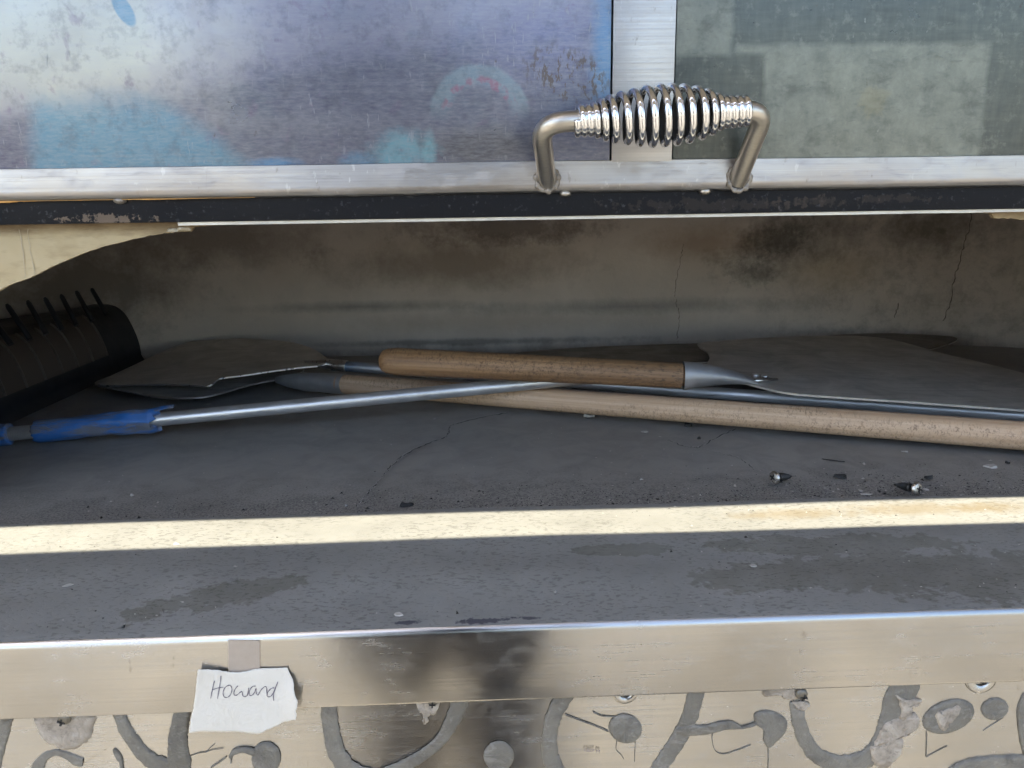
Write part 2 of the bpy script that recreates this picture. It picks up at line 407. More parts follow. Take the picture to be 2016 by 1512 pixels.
g = G('torn_paper'); n = g.noise(300, 4, .7); n2 = g.noise(18, 4)
PAPER = g.done(g.mix(g.st(n2, .3, .7), (.53, .50, .445), (.585, .56, .51)), .85, 0, bump=g.ma('ADD', g.ma('MULTIPLY', n, .3), g.ma('ADD', n2, g.noise(60, 4, .6, 1.5))), bstr=.45, bdist=.0016)
INK = simple('pencil_grey_ink', (.13, .115, .15), .6, .1, .3, 500, .1)
TAPE = simple('beige_masking_tape', (.34, .285, .235), .75, 0, .08, 400, .15)
GOO = None
g = G('grey_adhesive'); n = g.noise(55, 4, .65, .5); n2 = g.noise(14, 4, .65, .5); n3 = g.noise(260, 4, .7)
c = g.mix(g.st(n2, .3, .7), (.108, .099, .082), (.178, .165, .140)); c = g.mix(g.st(n, .52, .66, 0, .6), c, (.075, .07, .062))
c = g.mix(g.st(n3, .56, .66, 0, .35), c, (.26, .245, .215)); c = g.mix(g.st(g.noise(1, 4, .7, .8, vec=g.map((40, 40, 150))), .58, .66, 0, .5), c, (.24, .225, .20))
GOO = g.done(c, g.st(n, .3, .7, .45, .75), 0, bump=g.ma('ADD', g.ma('MULTIPLY', n, 1.5), n3), bstr=.8, bdist=.0016)
g = G('beige_residue'); n = g.noise(90, 7, .7, .4)
RESID = g.done(g.mix(g.st(g.noise(240, 4, .7), .55, .68, 0, .6), g.mix(g.st(n, .35, .65), (.22, .185, .145), (.40, .35, .29)), (.13, .11, .09)), .9, 0, bump=n, bstr=.9, bdist=.0022)
SCREW = simple('dull_screw_steel', (.17, .158, .135), .48, .8, .3, 300, .4)
SCREW_L = simple('bright_screw_head', (.50, .48, .45), .3, .95, .3, 400, .5)
DARK = simple('dark_recess', (.012, .012, .012), .7)
SCREW_B = simple('black_thread_steel', (.045, .045, .045), .42, .6, .4, 500, .5)
CHIP_L = simple('pale_chip', (.40, .375, .34), .85, 0, .25, 300, .5)
CHIP_D = simple('charred_chip', (.022, .021, .020), .8, 0, .4, 400, .5)
CRACK = simple('crack_dark', (.035, .034, .032), .9, 0, .3, 300, .3)
CRACK_L = simple('crack_pale_lip', (.33, .32, .31), .9, 0, .3, 300, .3)
CRACK_W = simple('wall_crack', (.13, .11, .095), .9, 0, .4, 200, .3)
SEAM = simple('dark_seam', (.03, .03, .032), .8)

def pane_left():
    g = G('iridescent_pane_painted_reflections')
    kx = .547/FPX
    def at(px, py): p = ony(px, py, .548); return (p.x, p.z)
    n1 = g.noise(9, 5, .6, .8); n2 = g.noise(38, 6, .65, .4, vec=g.map((1, 1, 2))); n3 = g.noise(1, 5, .7, vec=g.map((130, 130, 520)))
    h = g.ma('ADD', g.ma('MULTIPLY', n1, .7), g.ma('MULTIPLY', n2, .35))
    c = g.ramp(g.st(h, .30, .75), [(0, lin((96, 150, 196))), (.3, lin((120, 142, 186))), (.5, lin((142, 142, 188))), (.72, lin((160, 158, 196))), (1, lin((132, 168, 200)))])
    def b(px, py, rx, ry, colr, amt, warp=.8, ws=22, lo=.0, hi=.7, rot=0):
        nonlocal c
        f = g.st(g.blob(at(px, py), (rx*kx, ry*kx), rot, 'xz', warp, ws), lo, hi)
        c = g.mix(g.ma('MULTIPLY', f, amt), c, colr)
    wb = g.ma('ADD', g.ma('MULTIPLY', g.ma('SUBTRACT', g.noise(26, 4, .65), .5), .012), g.ma('MULTIPLY', g.ma('SUBTRACT', g.noise(160, 4, .65), .5), .006))
    def side(p, q, soft):            # 1 on the upper/left side of the line p->q
        a, c_ = Vector(at(*p)), Vector(at(*q)); d_ = (c_-a).normalized(); nx_, nz_ = -d_.y, d_.x
        o = g.xyz(); k_ = g.ma('ADD', g.ma('MULTIPLY', g.ma('SUBTRACT', o[0], a.x), nx_), g.ma('MULTIPLY', g.ma('SUBTRACT', o[2], a.y), nz_))
        return g.st(g.ma('ADD', k_, wb), -soft, soft)
    def lay(f, colr, amt):
        nonlocal c
        c = g.mix(g.ma('MULTIPLY', f, amt), c, colr)
    up1 = side((300, 170), (1200, 25), .010)  # light and dark reflected shapes painted into the pane colour, from here on
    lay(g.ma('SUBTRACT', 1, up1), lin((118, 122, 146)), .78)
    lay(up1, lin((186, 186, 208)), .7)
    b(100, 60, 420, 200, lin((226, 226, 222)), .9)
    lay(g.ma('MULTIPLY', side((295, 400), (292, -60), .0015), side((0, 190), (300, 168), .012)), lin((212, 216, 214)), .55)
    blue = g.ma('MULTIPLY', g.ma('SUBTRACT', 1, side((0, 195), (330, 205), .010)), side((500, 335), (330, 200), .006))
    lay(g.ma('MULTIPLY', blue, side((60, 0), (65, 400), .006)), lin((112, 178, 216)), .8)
    b(560, 245, 260, 26, lin((170, 172, 188)), .35, .9)
    b(1080, 90, 220, 90, lin((140, 142, 196)), .6)
    b(960, 290, 150, 50, lin((88, 88, 100)), .85, .7)
    b(1150, 250, 90, 130, lin((92, 104, 150)), .6, 1.2)
    b(1192, 110, 34, 170, lin((104, 168, 226)), .8, .6)
    b(790, 304, 66, 50, lin((140, 212, 238)), .75, 1.5, 40, 0, .7)
    b(845, 300, 16, 46, lin((150, 224, 246)), .6, .9, 40, 0, .6)
    b(700, 318, 40, 20, lin((120, 190, 240)), .55, 1.2, 40, 0, .6)
    b(540, 322, 60, 14, lin((104, 176, 240)), .8)
    b(20, 300, 50, 70, lin((108, 108, 140)), .7, .8)
    # pale upper ring with pink marks
    for (r1, amt, colr) in ((96, .68, lin((158, 188, 208))),):
        o = g.blob(at(945, 232), (r1*kx, r1*kx), 0, 'xz', .12, 60)
        ring = g.ma('MULTIPLY', g.st(o, .0, .06), g.st(o, .45, .30))
        up = g.st(g.xyz()[2], at(0, 250)[1], at(0, 205)[1])
        c = g.mix(g.ma('MULTIPLY', g.ma('MULTIPLY', ring, up), amt), c, colr)
        red = g.ma('MULTIPLY', g.ma('MULTIPLY', g.st(o, .22, .28), g.st(o, .44, .38)), g.st(g.noise(90, 3), .5, .58))
        c = g.mix(g.ma('MULTIPLY', g.ma('MULTIPLY', red, up), .85), c, lin((190, 120, 160)))
    b(245, 20, 16, 34, lin((120, 170, 205)), .9, .15, 22, .02, .2, .5)
    # pink and rust freckles, pale drip marks
    fr = g.st(g.noise(70, 4, .6, .5, vec=g.map((1, 1, .7), (4, 4, 4))), .62, .70)
    c = g.mix(g.ma('MULTIPLY', fr, .4), c, lin((140, 112, 160)))
    rz = g.st(g.blob(at(1120, 150), (110*kx, 60*kx), -.3, 'xz', .6, 40), .05, .5)
    rust = g.ma('MULTIPLY', rz, g.st(g.noise(1, 4, .7, vec=g.map((330, 330, 150))), .53, .60))
    sp = g.st(g.noise(150, 3, .6, 0, vec=g.map((1, 1, .6), (9, 2, 1))), .71, .75)
    rust = g.ma('MAXIMUM', rust, g.ma('MULTIPLY', sp, .7))
    drip = g.ma('MULTIPLY', g.st(g.noise(1, 3, .6, .3, vec=g.map((330, 330, 75))), .63, .70), g.st(n1, .42, .6))
    c = g.mix(g.ma('MULTIPLY', drip, .5), c, lin((214, 220, 232)))
    scr = g.st(g.noise(1, 4, .6, vec=g.map((6, 6, 420))), .56, .72)
    c = g.mix(g.ma('MULTIPLY', scr, .18), c, lin((206, 206, 218)))
    c = g.mix(g.st(n3, .35, .75, 0, .45), c, lin((205, 208, 220))); c = g.mix(g.st(g.noise(90, 4, .7), .5, .72, 0, .4), c, lin((92, 98, 120)))
    c = g.mix(g.ma('MULTIPLY', rust, .8), c, lin((92, 70, 50)))
    c = g.mix(.12, c, lin((140, 142, 150))); c = g.mix(1., c, (.52, .53, .52), 'MULTIPLY')
    r = g.st(h, .35, .75, .26, .44); r = g.ma('ADD', r, g.ma('MULTIPLY', drip, .2))
    return g.done(c, r, g.st(rust, 0, 1, .55, .05), bump=g.ma('ADD', n2, drip), bstr=.12, bdist=.0006, Coat_Weight=.2, Coat_Roughness=.12)
def pane_right():
    g = G('grey_green_pane_painted_reflection')
    def at(px, py): p = ony(px, py, .548); return (p.x, p.z)
    n1 = g.noise(10, 5, .6, .6); n2 = g.noise(46, 6, .65, .3, vec=g.map((1, 1, 1.7))); fib = g.noise(1, 5, .7, vec=g.map((40, 40, 260)))
    fib2 = g.noise(1, 5, .7, vec=g.map((260, 260, 40)))
    h = g.ma('ADD', g.ma('MULTIPLY', n1, .6), g.ma('MULTIPLY', n2, .4))
    c = g.mix(g.st(h, .35, .7), lin((86, 95, 96)), lin((112, 121, 119)))
    # bright reflected rectangle with a notch, painted into the pane colour
    x0, z0 = at(1495, 315); x1, z1 = at(1948, 85); xl, zl = at(1450, 78)
    f = g.ma('MAXIMUM', g.rect(x0, x1, z0-.02, z1), g.rect(at(1450, 0)[0], x0+.003, at(0, 120)[1], z1))
    f = g.ma('MAXIMUM', f, g.rect(at(1322, 0)[0], at(1444, 0)[0], at(0, 122)[1], .5))
    f = g.ma('MULTIPLY', f, g.st(g.noise(70, 4, .7), .25, .65, .35, 1))
    c = g.mix(g.ma('MULTIPLY', f, .85), c, lin((168, 176, 167)))
    c = g.mix(g.st(n2, .5, .68, 0, .45), c, lin((78, 86, 86))); c = g.mix(g.st(g.noise(160, 4, .7), .55, .68, 0, .2), c, lin((186, 192, 184)))
    scr = g.st(g.noise(1, 3, .6, 1.5, vec=g.map((70, 70, 300), rot=(0, .7, 0))), .64, .70)
    c = g.mix(g.ma('MULTIPLY', scr, .25), c, lin((74, 84, 84)))
    fb = g.st(g.ma('MULTIPLY', g.ma('ADD', fib, fib2), .5), .4, .62)
    c = g.mix(g.ma('MULTIPLY', fb, .13), c, lin((178, 186, 176)))
    yl = g.st(g.blob(at(1715, 205), (.016, .02), 0, 'xz', 1.6, 60), .3, .6); c = g.mix(g.ma('MULTIPLY', yl, .2), c, lin((170, 160, 110)))
    sp = g.st(g.noise(130, 3, .6, vec=g.map((1, 1, .6), (2, 2, 1))), .70, .745)
    c = g.mix(g.ma('MULTIPLY', sp, .75), c, lin((78, 56, 44)))
    wp = g.st(g.noise(190, 3, .6, vec=g.map((1, 1, .5), (7, 2, 5))), .70, .76)
    c = g.mix(g.ma('MULTIPLY', wp, .5), c, lin((206, 212, 206)))
    c = g.mix(1., c, (.60, .59, .58), 'MULTIPLY')
    r = g.ma('ADD', g.st(h, .35, .7, .26, .42), g.ma('MULTIPLY', f, .12))
    return g.done(c, r, g.st(sp, 0, 1, .4, .0), bump=g.ma('ADD', n2, scr), bstr=.12, bdist=.0006, Coat_Weight=.1, Coat_Roughness=.12)
PANE_L, PANE_R = pane_left(), pane_right()

g = G('sunlit_pavement'); n = g.noise(1, 4, .55, .4, vec=g.map((2.6, .5, 1))); n2 = g.noise(60, 5, .7)
GROUND = g.done(g.mix(g.st(g.ma('ADD', n, g.ma('MULTIPLY', n2, .15)), .50, .66), (.145, .132, .114), (.272, .246, .208)), .85, 0, bump=n2, bstr=.3, bdist=.003)

# ------------------------------------------------------------------ the setting
GZ = -.92
v, f = [(-400, -400, GZ), (400, -400, GZ), (400, 400, GZ), (-400, 400, GZ)], [(0, 1, 2, 3)]
gr_ = mesh('ground', v, f, GROUND); gr_['kind'] = 'structure'

# ------------------------------------------------------------------ the oven body
oven = empty('oven', (0, .75, GZ), 'stainless steel outdoor oven with grey stone counter and dark open mouth', 'oven')
XL, XR = -.95, 1.1
# counter slab: gently uneven, its back edge rounded down onto the hearth
def cz(x, y): return .0020*wav(x, y, .75)+.0005*math.sin(y*90+x*9) if y > .40 else 0
def cfn(u, v_):
    x = XL+(XR-XL)*u
    yb = .553+.0022*wav(x, 0, .8)
    if v_ < .8:
        y = .38085+(yb-.006-.38085)*(v_/.8)**1.15; z = .0003-.0008*max(0, 1-v_*30)+cz(x, y)*min(1, max(0, (y-.40)/.04))
    else:
        a = (v_-.8)/.2*math.pi/2; y = yb-.006+.006*math.sin(a); z = cz(x, yb-.006)-.006*(1-math.cos(a))
    return (x, y, z)
v, f = grid(240, 40, cfn)
slab = mesh('counter_slab', v, f, COUNTER, oven, smooth=True)
# hearth floor
def ffn(u, v_):
    x = XL+(XR-XL)*u; y = .545+(1.35-.545)*v_
    return (x, y, -.0055+.0008*wav(x*1.3, y*2))
v, f = grid(80, 40, ffn); hearth = mesh('hearth_floor', v, f, FLOOR, oven, smooth=True)
# chamber wall: squarish rounded plan, leaning in as it rises
CX, CY, CA, CB = .06, .60, .90, .62
def wfn(u, v_):
    th = -0.15+(math.pi+.3)*u; z = -.02+.56*v_
    e = 2/5.5; k = 1-.05*(v_*1.2)**2-.75*max(0, (v_-.55)/.45)**3
    cx = math.copysign(abs(math.cos(th))**e, math.cos(th)); sy = math.copysign(abs(math.sin(th))**e, math.sin(th))
    x = CX+CA*k*cx; y = CY+CB*k*sy
    n = .004*(wav(x*1.7, z*9)+wav(y*2.1+z*4, 3))
    return (x, y-n, z)
v, f = grid(160, 50, wfn); wall = mesh('chamber_wall', v, f, WALL, oven, smooth=True)
# cap over the chamber
cap = bevelbox('chamber_roof', -.95, 1.1, .58, 1.35, .50, .56, WALL, oven, .004)
# back/side shell of the body
for (a0, a1, b0, b1) in ((-1.0, -.97, .40, 1.38), (1.12, 1.15, .40, 1.38), (-.97, 1.12, 1.36, 1.38)):
    bevelbox('side_panel', a0, a1, b0, b1, GZ+.01, .60, STEEL, oven, .003)
bevelbox('roof_panel', -1.0, 1.15, .60, 1.38, .60, .62, STEEL, oven, .003)
bevelbox('head_panel', -.97, 1.12, .592, .60, .47, .60, STEEL, oven, .001)
# arched front plate
YA = .570
trace = [(0, 571), (60, 546), (120, 517), (180, 493), (240, 476), (300, 463), (345, 457), (372, 456), (381, 447)]
Lp = [ony(a, b, YA) for a, b in trace]
xm = ony(1180, 440, YA).x
left = [(Lp[0].x-.100, -.004), (Lp[0].x-.098, .05), (Lp[0].x-.078, .105), (Lp[0].x-.036, Lp[0].z-.022)] + [(p.x, p.z) for p in Lp]
left = [(p.x, p.y) for p in catmull([(x, z, 0) for x, z in left], 8)]
left = [(x+random.uniform(-.0002, .0002), z+random.uniform(-.0003, .0003)) for x, z in left]
rightp = [(2*xm-x+random.uniform(-.0005, .0005), z+random.uniform(-.0006, .0006)) for x, z in reversed(left)]
archline = left+[(xm-.2, .2195), (xm, .22), (xm+.2, .2195)]+rightp
vs_, fs = [], []
ol = [(XL, -.004)]+archline+[(XR, -.004)]
# front and back strips up to z=.5
n = len(ol)
for y in (YA, YA+.004):
    for x, z in ol: vs_.append((x, y, z))
    for x, z in ol: vs_.append((x, y, .50))
for i in range(n-1):
    fs.append((i, i+1, n+i+1, n+i)); fs.append((2*n+i+1, 2*n+i, 3*n+i, 3*n+i+1)); fs.append((i+1, i, 2*n+i, 2*n+i+1))
arch = mesh('arch_plate', vs_, fs, ARCH, oven)
# seam on the arch plate
a, b = ony(38, 452, YA-.0006), ony(52, 545, YA-.0006)
for k, (dx, wd) in enumerate(((0, .0004), (.006, .0003))):
    pts = [a.lerp(b, t/12)+Vector((dx+random.uniform(-.0007, .0007), 0, 0)) for t in range(13)]
    vs_ = [q+Vector((s*wd*random.uniform(.3, 1), 0, 0)) for q in pts for s in (-1, 1)]
    mesh('plate_seam', vs_, [(2*i, 2*i+1, 2*i+3, 2*i+2) for i in range(12)], CRUMB, oven)
# lintel bar and the thin pale strip under it
lint = bevelbox('lintel_bar', XL, XR, .553, .5695, .2168, .256, IRON, oven, .0015)
v, f = extr([(.5555, .2145), (.5555, .2166), (.5665, .2166), (.5665, .2145)], ony(352, 450, .556).x, XR, 40, True, lambda x, k: (0, .00012*wav(x*9, k)))
mesh('lintel_strip', v, f, TRIM, oven)
# crumbs of mortar stuck along the strip ends and door line
def lump(name, c, r, mat, parent, seed, sq=(1, 1, 1), sub=2):
    rnd = random.Random(seed); bm = bmesh.new(); bmesh.ops.create_icosphere(bm, subdivisions=sub, radius=1)
    for q in bm.verts:
        k = 1+rnd.uniform(-.3, .3); q.co = Vector((q.co.x*r*sq[0]*k, q.co.y*r*sq[1]*k, q.co.z*r*sq[2]*k))+Vector(c)
    return frombm(name, bm, mat, parent, smooth=True, auto=50)
for i, (px, py, r) in enumerate([(1990, 411, .0035), (2008, 412, .004), (2022, 410, .0035), (1976, 409, .002), (362, 451, .003), (340, 454, .0028)]):
    lump('mortar_crumb', ony(px, py, .560), r, CRUMB, oven, i, (1.5, .8, .5))

# front trim of the counter
def trimw(x, k): return (0, .00035*wav(x*.8) if k > 1 else .0002*wav(x))
pr = [(.3835, -.0455), (.3800, -.0455), (.3792, -.0447), (.379, -.044)]
pr += [(.379, -.006)]+[(.384-.005*math.cos(R(a)), -.0035+.005*math.sin(R(a))) for a in range(0, 55, 6)]+[(.3812, -.002)]
v, f = extr(pr, XL, XR, 120, False, trimw)
apron = mesh('counter_trim', v, f, STEEL, oven, smooth=True, auto=30)
# lower front panel
YP = .3835
panel = mesh('front_panel', *extr([(YP, GZ+.01), (YP, -.3), (YP, -.2), (YP, -.1), (YP, -.03)], XL, XR, 60, False, lambda x, k: (.0007*wav(x*.7, k), 0)), PANEL, oven, smooth=True)
mesh('underside', *boxd(XL, XR, .386, .55, -.036, -.03), STEEL, oven)

# ------------------------------------------------------------------ adhesive smears and screws on the panel
YG = YP-.0009
def pp(px, py, y=YG): return ony(px, py, y)
def smear(name, pts, wd, mat, parent, th=.0010, lip=0, n=7, seed=0, y=YG):
    rnd = random.Random(seed)
    P = catmull([(a, b, (wd[i] if isinstance(wd, (list, tuple)) else wd)) for i, (a, b) in enumerate(pts)], n)
    ks = (-1, -.93, -.55, 0, .55, .93, 1); hs = (0, .8, 1, .85, 1, .8, 0)
    vs_, fs = [], []; N = len(P)
    for i, p in enumerate(P):
        t = (P[min(i+1, N-1)]-P[max(i-1, 0)]); t = Vector((t.x, t.y)).normalized(); nn = Vector((-t.y, t.x))
        w0 = p.z/2*(1+rnd.uniform(-.085, .085)); w1 = p.z/2*(1+rnd.uniform(-.085, .085))
        endk = 1 if 0 < i < N-1 else .75
        for k, h in zip(ks, hs):
            wq = (w0 if k < 0 else w1)*endk
            q = pp(p.x+nn.x*k*wq, p.y+nn.y*k*wq, y+.0009); vs_.append((q.x, q.y-(th*h*rnd.uniform(.85, 1.15) if h else 0), q.z))
    M_ = len(ks)
    for i in range(N-1):
        for k in range(M_-1): fs.append((i*M_+k, i*M_+k+1, (i+1)*M_+k+1, (i+1)*M_+k))
    return mesh(name, vs_, fs, mat, parent, smooth=True)
def patch(name, outline, mat, parent, th=.0011, seed=0, jag=.0, y=YG, n=5):
    rnd = random.Random(seed)
    P = catmull([(a, b, 0) for a, b in outline], n, True)
    if jag: P = [p+Vector((rnd.uniform(-jag, jag), rnd.uniform(-jag, jag), 0)) for p in P]
    c = sum(P, Vector())/len(P); vs_, fs = [], []; N = len(P)
    rings = ((1, 0), (.965, .75), (.8, 1), (.45, .9))
    for (k, h) in rings:
        for p in P:
            q = c+(p-c)*k; o = pp(q.x, q.y, y+.0009); vs_.append((o.x, o.y-th*h*(rnd.uniform(.8, 1.2) if h else 0), o.z))
    for r_ in range(len(rings)-1):
        for i in range(N): fs.append((r_*N+i, r_*N+(i+1) % N, (r_+1)*N+(i+1) % N, (r_+1)*N+i))
    o = pp(c.x, c.y, y+.0009); vs_.append((o.x, o.y-th, o.z)); ci = len(vs_)-1; b = (len(rings)-1)*N
    for i in range(N): fs.append((b+i, b+(i+1) % N, ci))
    return mesh(name, vs_, fs, mat, parent, smooth=True)
def ell(cx, cy, rx, ry, rot=0, n=12):
    return [(cx+rx*math.cos(t)*math.cos(rot)-ry*math.sin(t)*math.sin(rot), cy+rx*math.cos(t)*math.sin(rot)+ry*math.sin(t)*math.cos(rot)) for t in [2*math.pi*i/n for i in range(n)]]
strokes = [
 ([(18, 1395), (14, 1415), (4, 1455), (-8, 1500), (-14, 1540)], 24),
 ([(228, 1385), (236, 1408), (250, 1440), (277, 1478), (302, 1499), (325, 1507), (345, 1512)], [22, 24, 26, 28, 30, 32, 26]),
 ([(366, 1380), (360, 1400), (352, 1436), (350, 1467), (353, 1500), (356, 1545)], [30, 33, 36, 40, 46, 44]),
 ([(68, 1535), (77, 1506), (90, 1489), (111, 1481), (135, 1488), (153, 1498), (164, 1500)], [26, 24, 17, 12, 14, 20, 16]),
 ([(224, 1474), (232, 1486), (239, 1500), (242, 1530)], [4, 11, 7, 4]),
 ([(453, 1489), (461, 1480), (478, 1475), (502, 1480)], [5, 10, 10, 14]),
 ([(648, 1370), (648, 1390), (650, 1426), (659, 1471), (676, 1503), (704, 1522), (745, 1532)], [33, 33, 33, 34, 36, 34, 26]),
 ([(915, 1355), (909, 1374), (892, 1415), (867, 1457), (829, 1488), (794, 1509), (750, 1530)], [40, 36, 30, 24, 22, 26, 30]),
 ([(1122, 1345), (1112, 1366), (1091, 1408), (1082, 1450), (1084, 1488), (1092, 1512), (1108, 1545)], [38, 36, 31, 30, 32, 36, 40]),
 ([(1374, 1335), (1371, 1354), (1364, 1393), (1350, 1429), (1328, 1468), (1304, 1503), (1285, 1540)], [32, 33, 32, 32, 31, 32, 34]),
 ([(1330, 1436), (1352, 1437), (1389, 1436), (1430, 1427), (1446, 1428), (1460, 1432)], [8, 20, 18, 17, 13, 3]),
 ([(1457, 1432), (1475, 1428), (1490, 1422)], [3, 4, 4]),
 ([(1568, 1380), (1570, 1400), (1574, 1425), (1588, 1461), (1612, 1490), (1655, 1504), (1697, 1497), (1727, 1476), (1748, 1442), (1762, 1398), (1783, 1345), (1786, 1325)], [26, 28, 28, 30, 32, 34, 36, 40, 46, 54, 58, 58]),
 ([(2020, 1365), (2010, 1395), (2009, 1420), (2014, 1460), (2025, 1500)], [10, 14, 12, 12, 12]),
 ([(1870, 1518), (1905, 1507), (1960, 1502), (2040, 1500)], [10, 26, 30, 34]),
]
for i, (pts, wd) in enumerate(strokes): smear('adhesive_smear', pts, wd, GOO, oven, seed=i, th=.0009+.0003*(i % 3))
z8 = lambda L: [(1300+a/2.816, 1180+b/2.816) for a, b in L]
z7 = lambda L: [(600+a/2.88, 1200+b/2.88) for a, b in L]
z6 = lambda L: [(a/2.88, 1200+b/2.88) for a, b in L]
blobs = [ell(524, 1492, 29, 32), ell(982, 1488, 30, 30), ell(1231, 1434, 33, 28, .2), ell(1867, 1410, 53, 31, -.35), ell(1958, 1395, 27, 21, -.3),
         z8([(520, 640), (570, 615), (640, 625), (700, 670), (690, 735), (640, 790), (600, 820), (574, 790), (572, 725), (530, 690)])]
for i, o in enumerate(blobs): patch('adhesive_blob', o, GOO, oven, .0013, 40+i, .35)
resid = [z8([(1295, 520), (1345, 545), (1440, 550), (1430, 578), (1392, 585), (1385, 640), (1320, 660), (1330, 590)]),
         z8([(1240, 680), (1330, 650), (1425, 632), (1420, 710), (1345, 745), (1335, 830), (1260, 920), (1185, 915), (1160, 830), (1200, 760)]),
         z8([(1520, 620), (1580, 600), (1655, 580), (1640, 640), (1590, 690), (1560, 725), (1530, 690)]),
         z8([(570, 478), (640, 465), (750, 462), (770, 500), (745, 555), (690, 545), (640, 528), (575, 535)]),
         z8([(735, 560), (800, 560), (830, 580), (790, 612), (750, 600)]),
         z7([(630, 495), (690, 500), (765, 520), (742, 580), (703, 600), (694, 640), (672, 640), (665, 590), (640, 550)]),
         z6([(200, 585), (206, 670), (260, 740), (340, 780), (410, 795), (480, 755), (530, 690), (534, 585), (400, 570), (280, 570)])]
for i, o in enumerate(resid): patch('plaster_residue', o, RESID, oven, .0022 if i < 3 else .0015, 60+i, 2.4)
# thin strings of adhesive
for i, (pts, wd) in enumerate([
  ([(372, 1489), (392, 1482), (405, 1480), (414, 1472), (423, 1464)], 1.6), ([(405, 1481), (418, 1476), (440, 1473)], 1.2),
  ([(415, 1511), (432, 1500), (446, 1490)], 4), ([(1404, 1441), (1402, 1455), (1408, 1477), (1425, 1484), (1450, 1477), (1478, 1466)], 2.0),
  ([(1113, 1407), (1140, 1417), (1170, 1428), (1198, 1440)], 4), ([(1167, 1401), (1185, 1409), (1212, 1411)], 3),
  ([(1824, 1440), (1824, 1465), (1823, 1490)], 2.2), ([(1823, 1490), (1845, 1478), (1865, 1468)], 1.4), ([(1935, 1438), (1955, 1425), (1975, 1412)], 1.5),
  ([(1215, 1457), (1213, 1475), (1222, 1485), (1228, 1494)], 1.4), ([(1251, 1455), (1250, 1480), (1249, 1500)], 1.5),
  ([(1512, 1466), (1513, 1490), (1512, 1520)], 3), ([(454, 1490), (455, 1503), (457, 1490)], 1.6)]):
    smear('adhesive_string', pts, wd*.7, GOO, oven, .0004, seed=90+i)

def disc(name, px, py, r, mat, parent, y, dome=.0, seg=28, hole=0):
    c = pp(px, py, y); rings = [(1, 0), (.94, .6), (.7, .9), (max(hole, .3), 1.)]
    if hole: rings = [(1, 0), (.97, .8), (.8, 1), (hole*1.05, 1), (hole, .4)]
    vs_, fs = [], []
    for k, h in rings:
        for s in range(seg):
            a = 2*math.pi*s/seg; vs_.append((c.x+r*k*math.cos(a), c.y-dome*h, c.z+r*k*math.sin(a)))
    for q in range(len(rings)-1):
        for s in range(seg): fs.append((q*seg+s, q*seg+(s+1) % seg, (q+1)*seg+(s+1) % seg, (q+1)*seg+s))
    if not hole:
        vs_.append((c.x, c.y-dome, c.z)); b = (len(rings)-1)*seg
        for s in range(seg): fs.append((b+s, b+(s+1) % seg, len(vs_)-1))
    return mesh(name, vs_, fs, mat, parent, smooth=True)
def screw(px, py, r, rot, washer=0, sq=False):
    c = pp(px, py, YP)
    if washer: disc('washer', px, py, washer, PANEL, oven, YP-.0002, .0012, 36, .45)
    h = disc('screw', px, py, r, SCREW, oven, YP-(.0013 if washer else .0022), .0022)
    yy = c.y-(.0013 if washer else .0022)-.00225
    bm = bmesh.new()
    arms = ((r*.62, r*.15), (r*.15, r*.62)) if not sq else ((r*.42, r*.42),)
    for (a, b) in arms:
        v8, f6 = boxd(-a, a, yy-c.y-.00006, yy-c.y+.0012, -b, b)
        q = [bm.verts.new(Matrix.Rotation(rot, 3, 'Y') @ Vector(p)) for p in v8]
        for k in f6: bm.faces.new([q[j] for j in k])
        break_ = 0
    for vv in bm.verts: vv.co += Vector((c.x, c.y, c.z))
    frombm('screw_slot', bm, DARK, h)
k = .41/FPX
screw(128, 1413, 13*k, .3); screw(852, 1379, 11*k, .1); screw(1230, 1361, 11*k, .5, 28*k, True); screw(1577, 1365, 13*k, .2); screw(1931, 1336, 10*k, 0, 34*k, True)
# small printed mark on the panel
cu = bpy.data.curves.new('stamped_mark', 'FONT'); cu.body = '1607 M'; cu.size = .0032; cu.materials.append(INK)
to = bpy.data.objects.new('stamped_mark', cu); col.objects.link(to); q = pp(1148, 1479, YP-.0012); to.location = q; to.rotation_euler = (R(90), R(10), 0)
dg = bpy.context.evaluated_depsgraph_get(); tm = bpy.data.meshes.new_from_object(to.evaluated_get(dg)); mw = to.matrix_basis.copy()
bpy.data.objects.remove(to); to = bpy.data.objects.new('stamped_mark', tm); col.objects.link(to); to.matrix_world = mw; attach(to, oven)

# ------------------------------------------------------------------ cracks in hearth and wall
def crack(pts, wd, z, mat, parent, fn, seed):
    rnd = random.Random(seed); P = catmull([(a, b, 0) for a, b in pts], 10)
    P = [p+Vector((rnd.uniform(-2, 2), rnd.uniform(-1, 1), 0)) for p in P]; vs_ = []
    for i, p in enumerate(P):
        w0 = wd*rnd.uniform(.25, 1)*(1 if 0 < i < len(P)-1 else .1)
        for s in (-1, 1): vs_.append(fn(p.x+s*w0, p.y+s*w0*.3))
    return mesh('crack', vs_, [(2*i, 2*i+1, 2*i+3, 2*i+2) for i in range(len(P)-1)], mat, parent)
FZ = -.0042
hz_ = lambda a, b: onz(a, b, FZ); hz2 = lambda a, b: onz(a+1.5, b-1.2, FZ+.0002)
c1 = [(700, 998), (728, 965), (752, 940), (775, 912), (808, 888), (845, 872), (880, 858), (890, 838), (930, 826), (1000, 812)]
c2 = [(1315, 866), (1345, 878), (1372, 882), (1420, 893), (1455, 902), (1485, 925)]; c3 = [(1372, 882), (1400, 868), (1448, 843)]
for i, c in enumerate((c1, c2, c3)):
    crack(c, 1.5, FZ, CRACK, oven, hz_, i); crack(c, 1.0, FZ, CRACK_L, oven, hz2, 20+i)
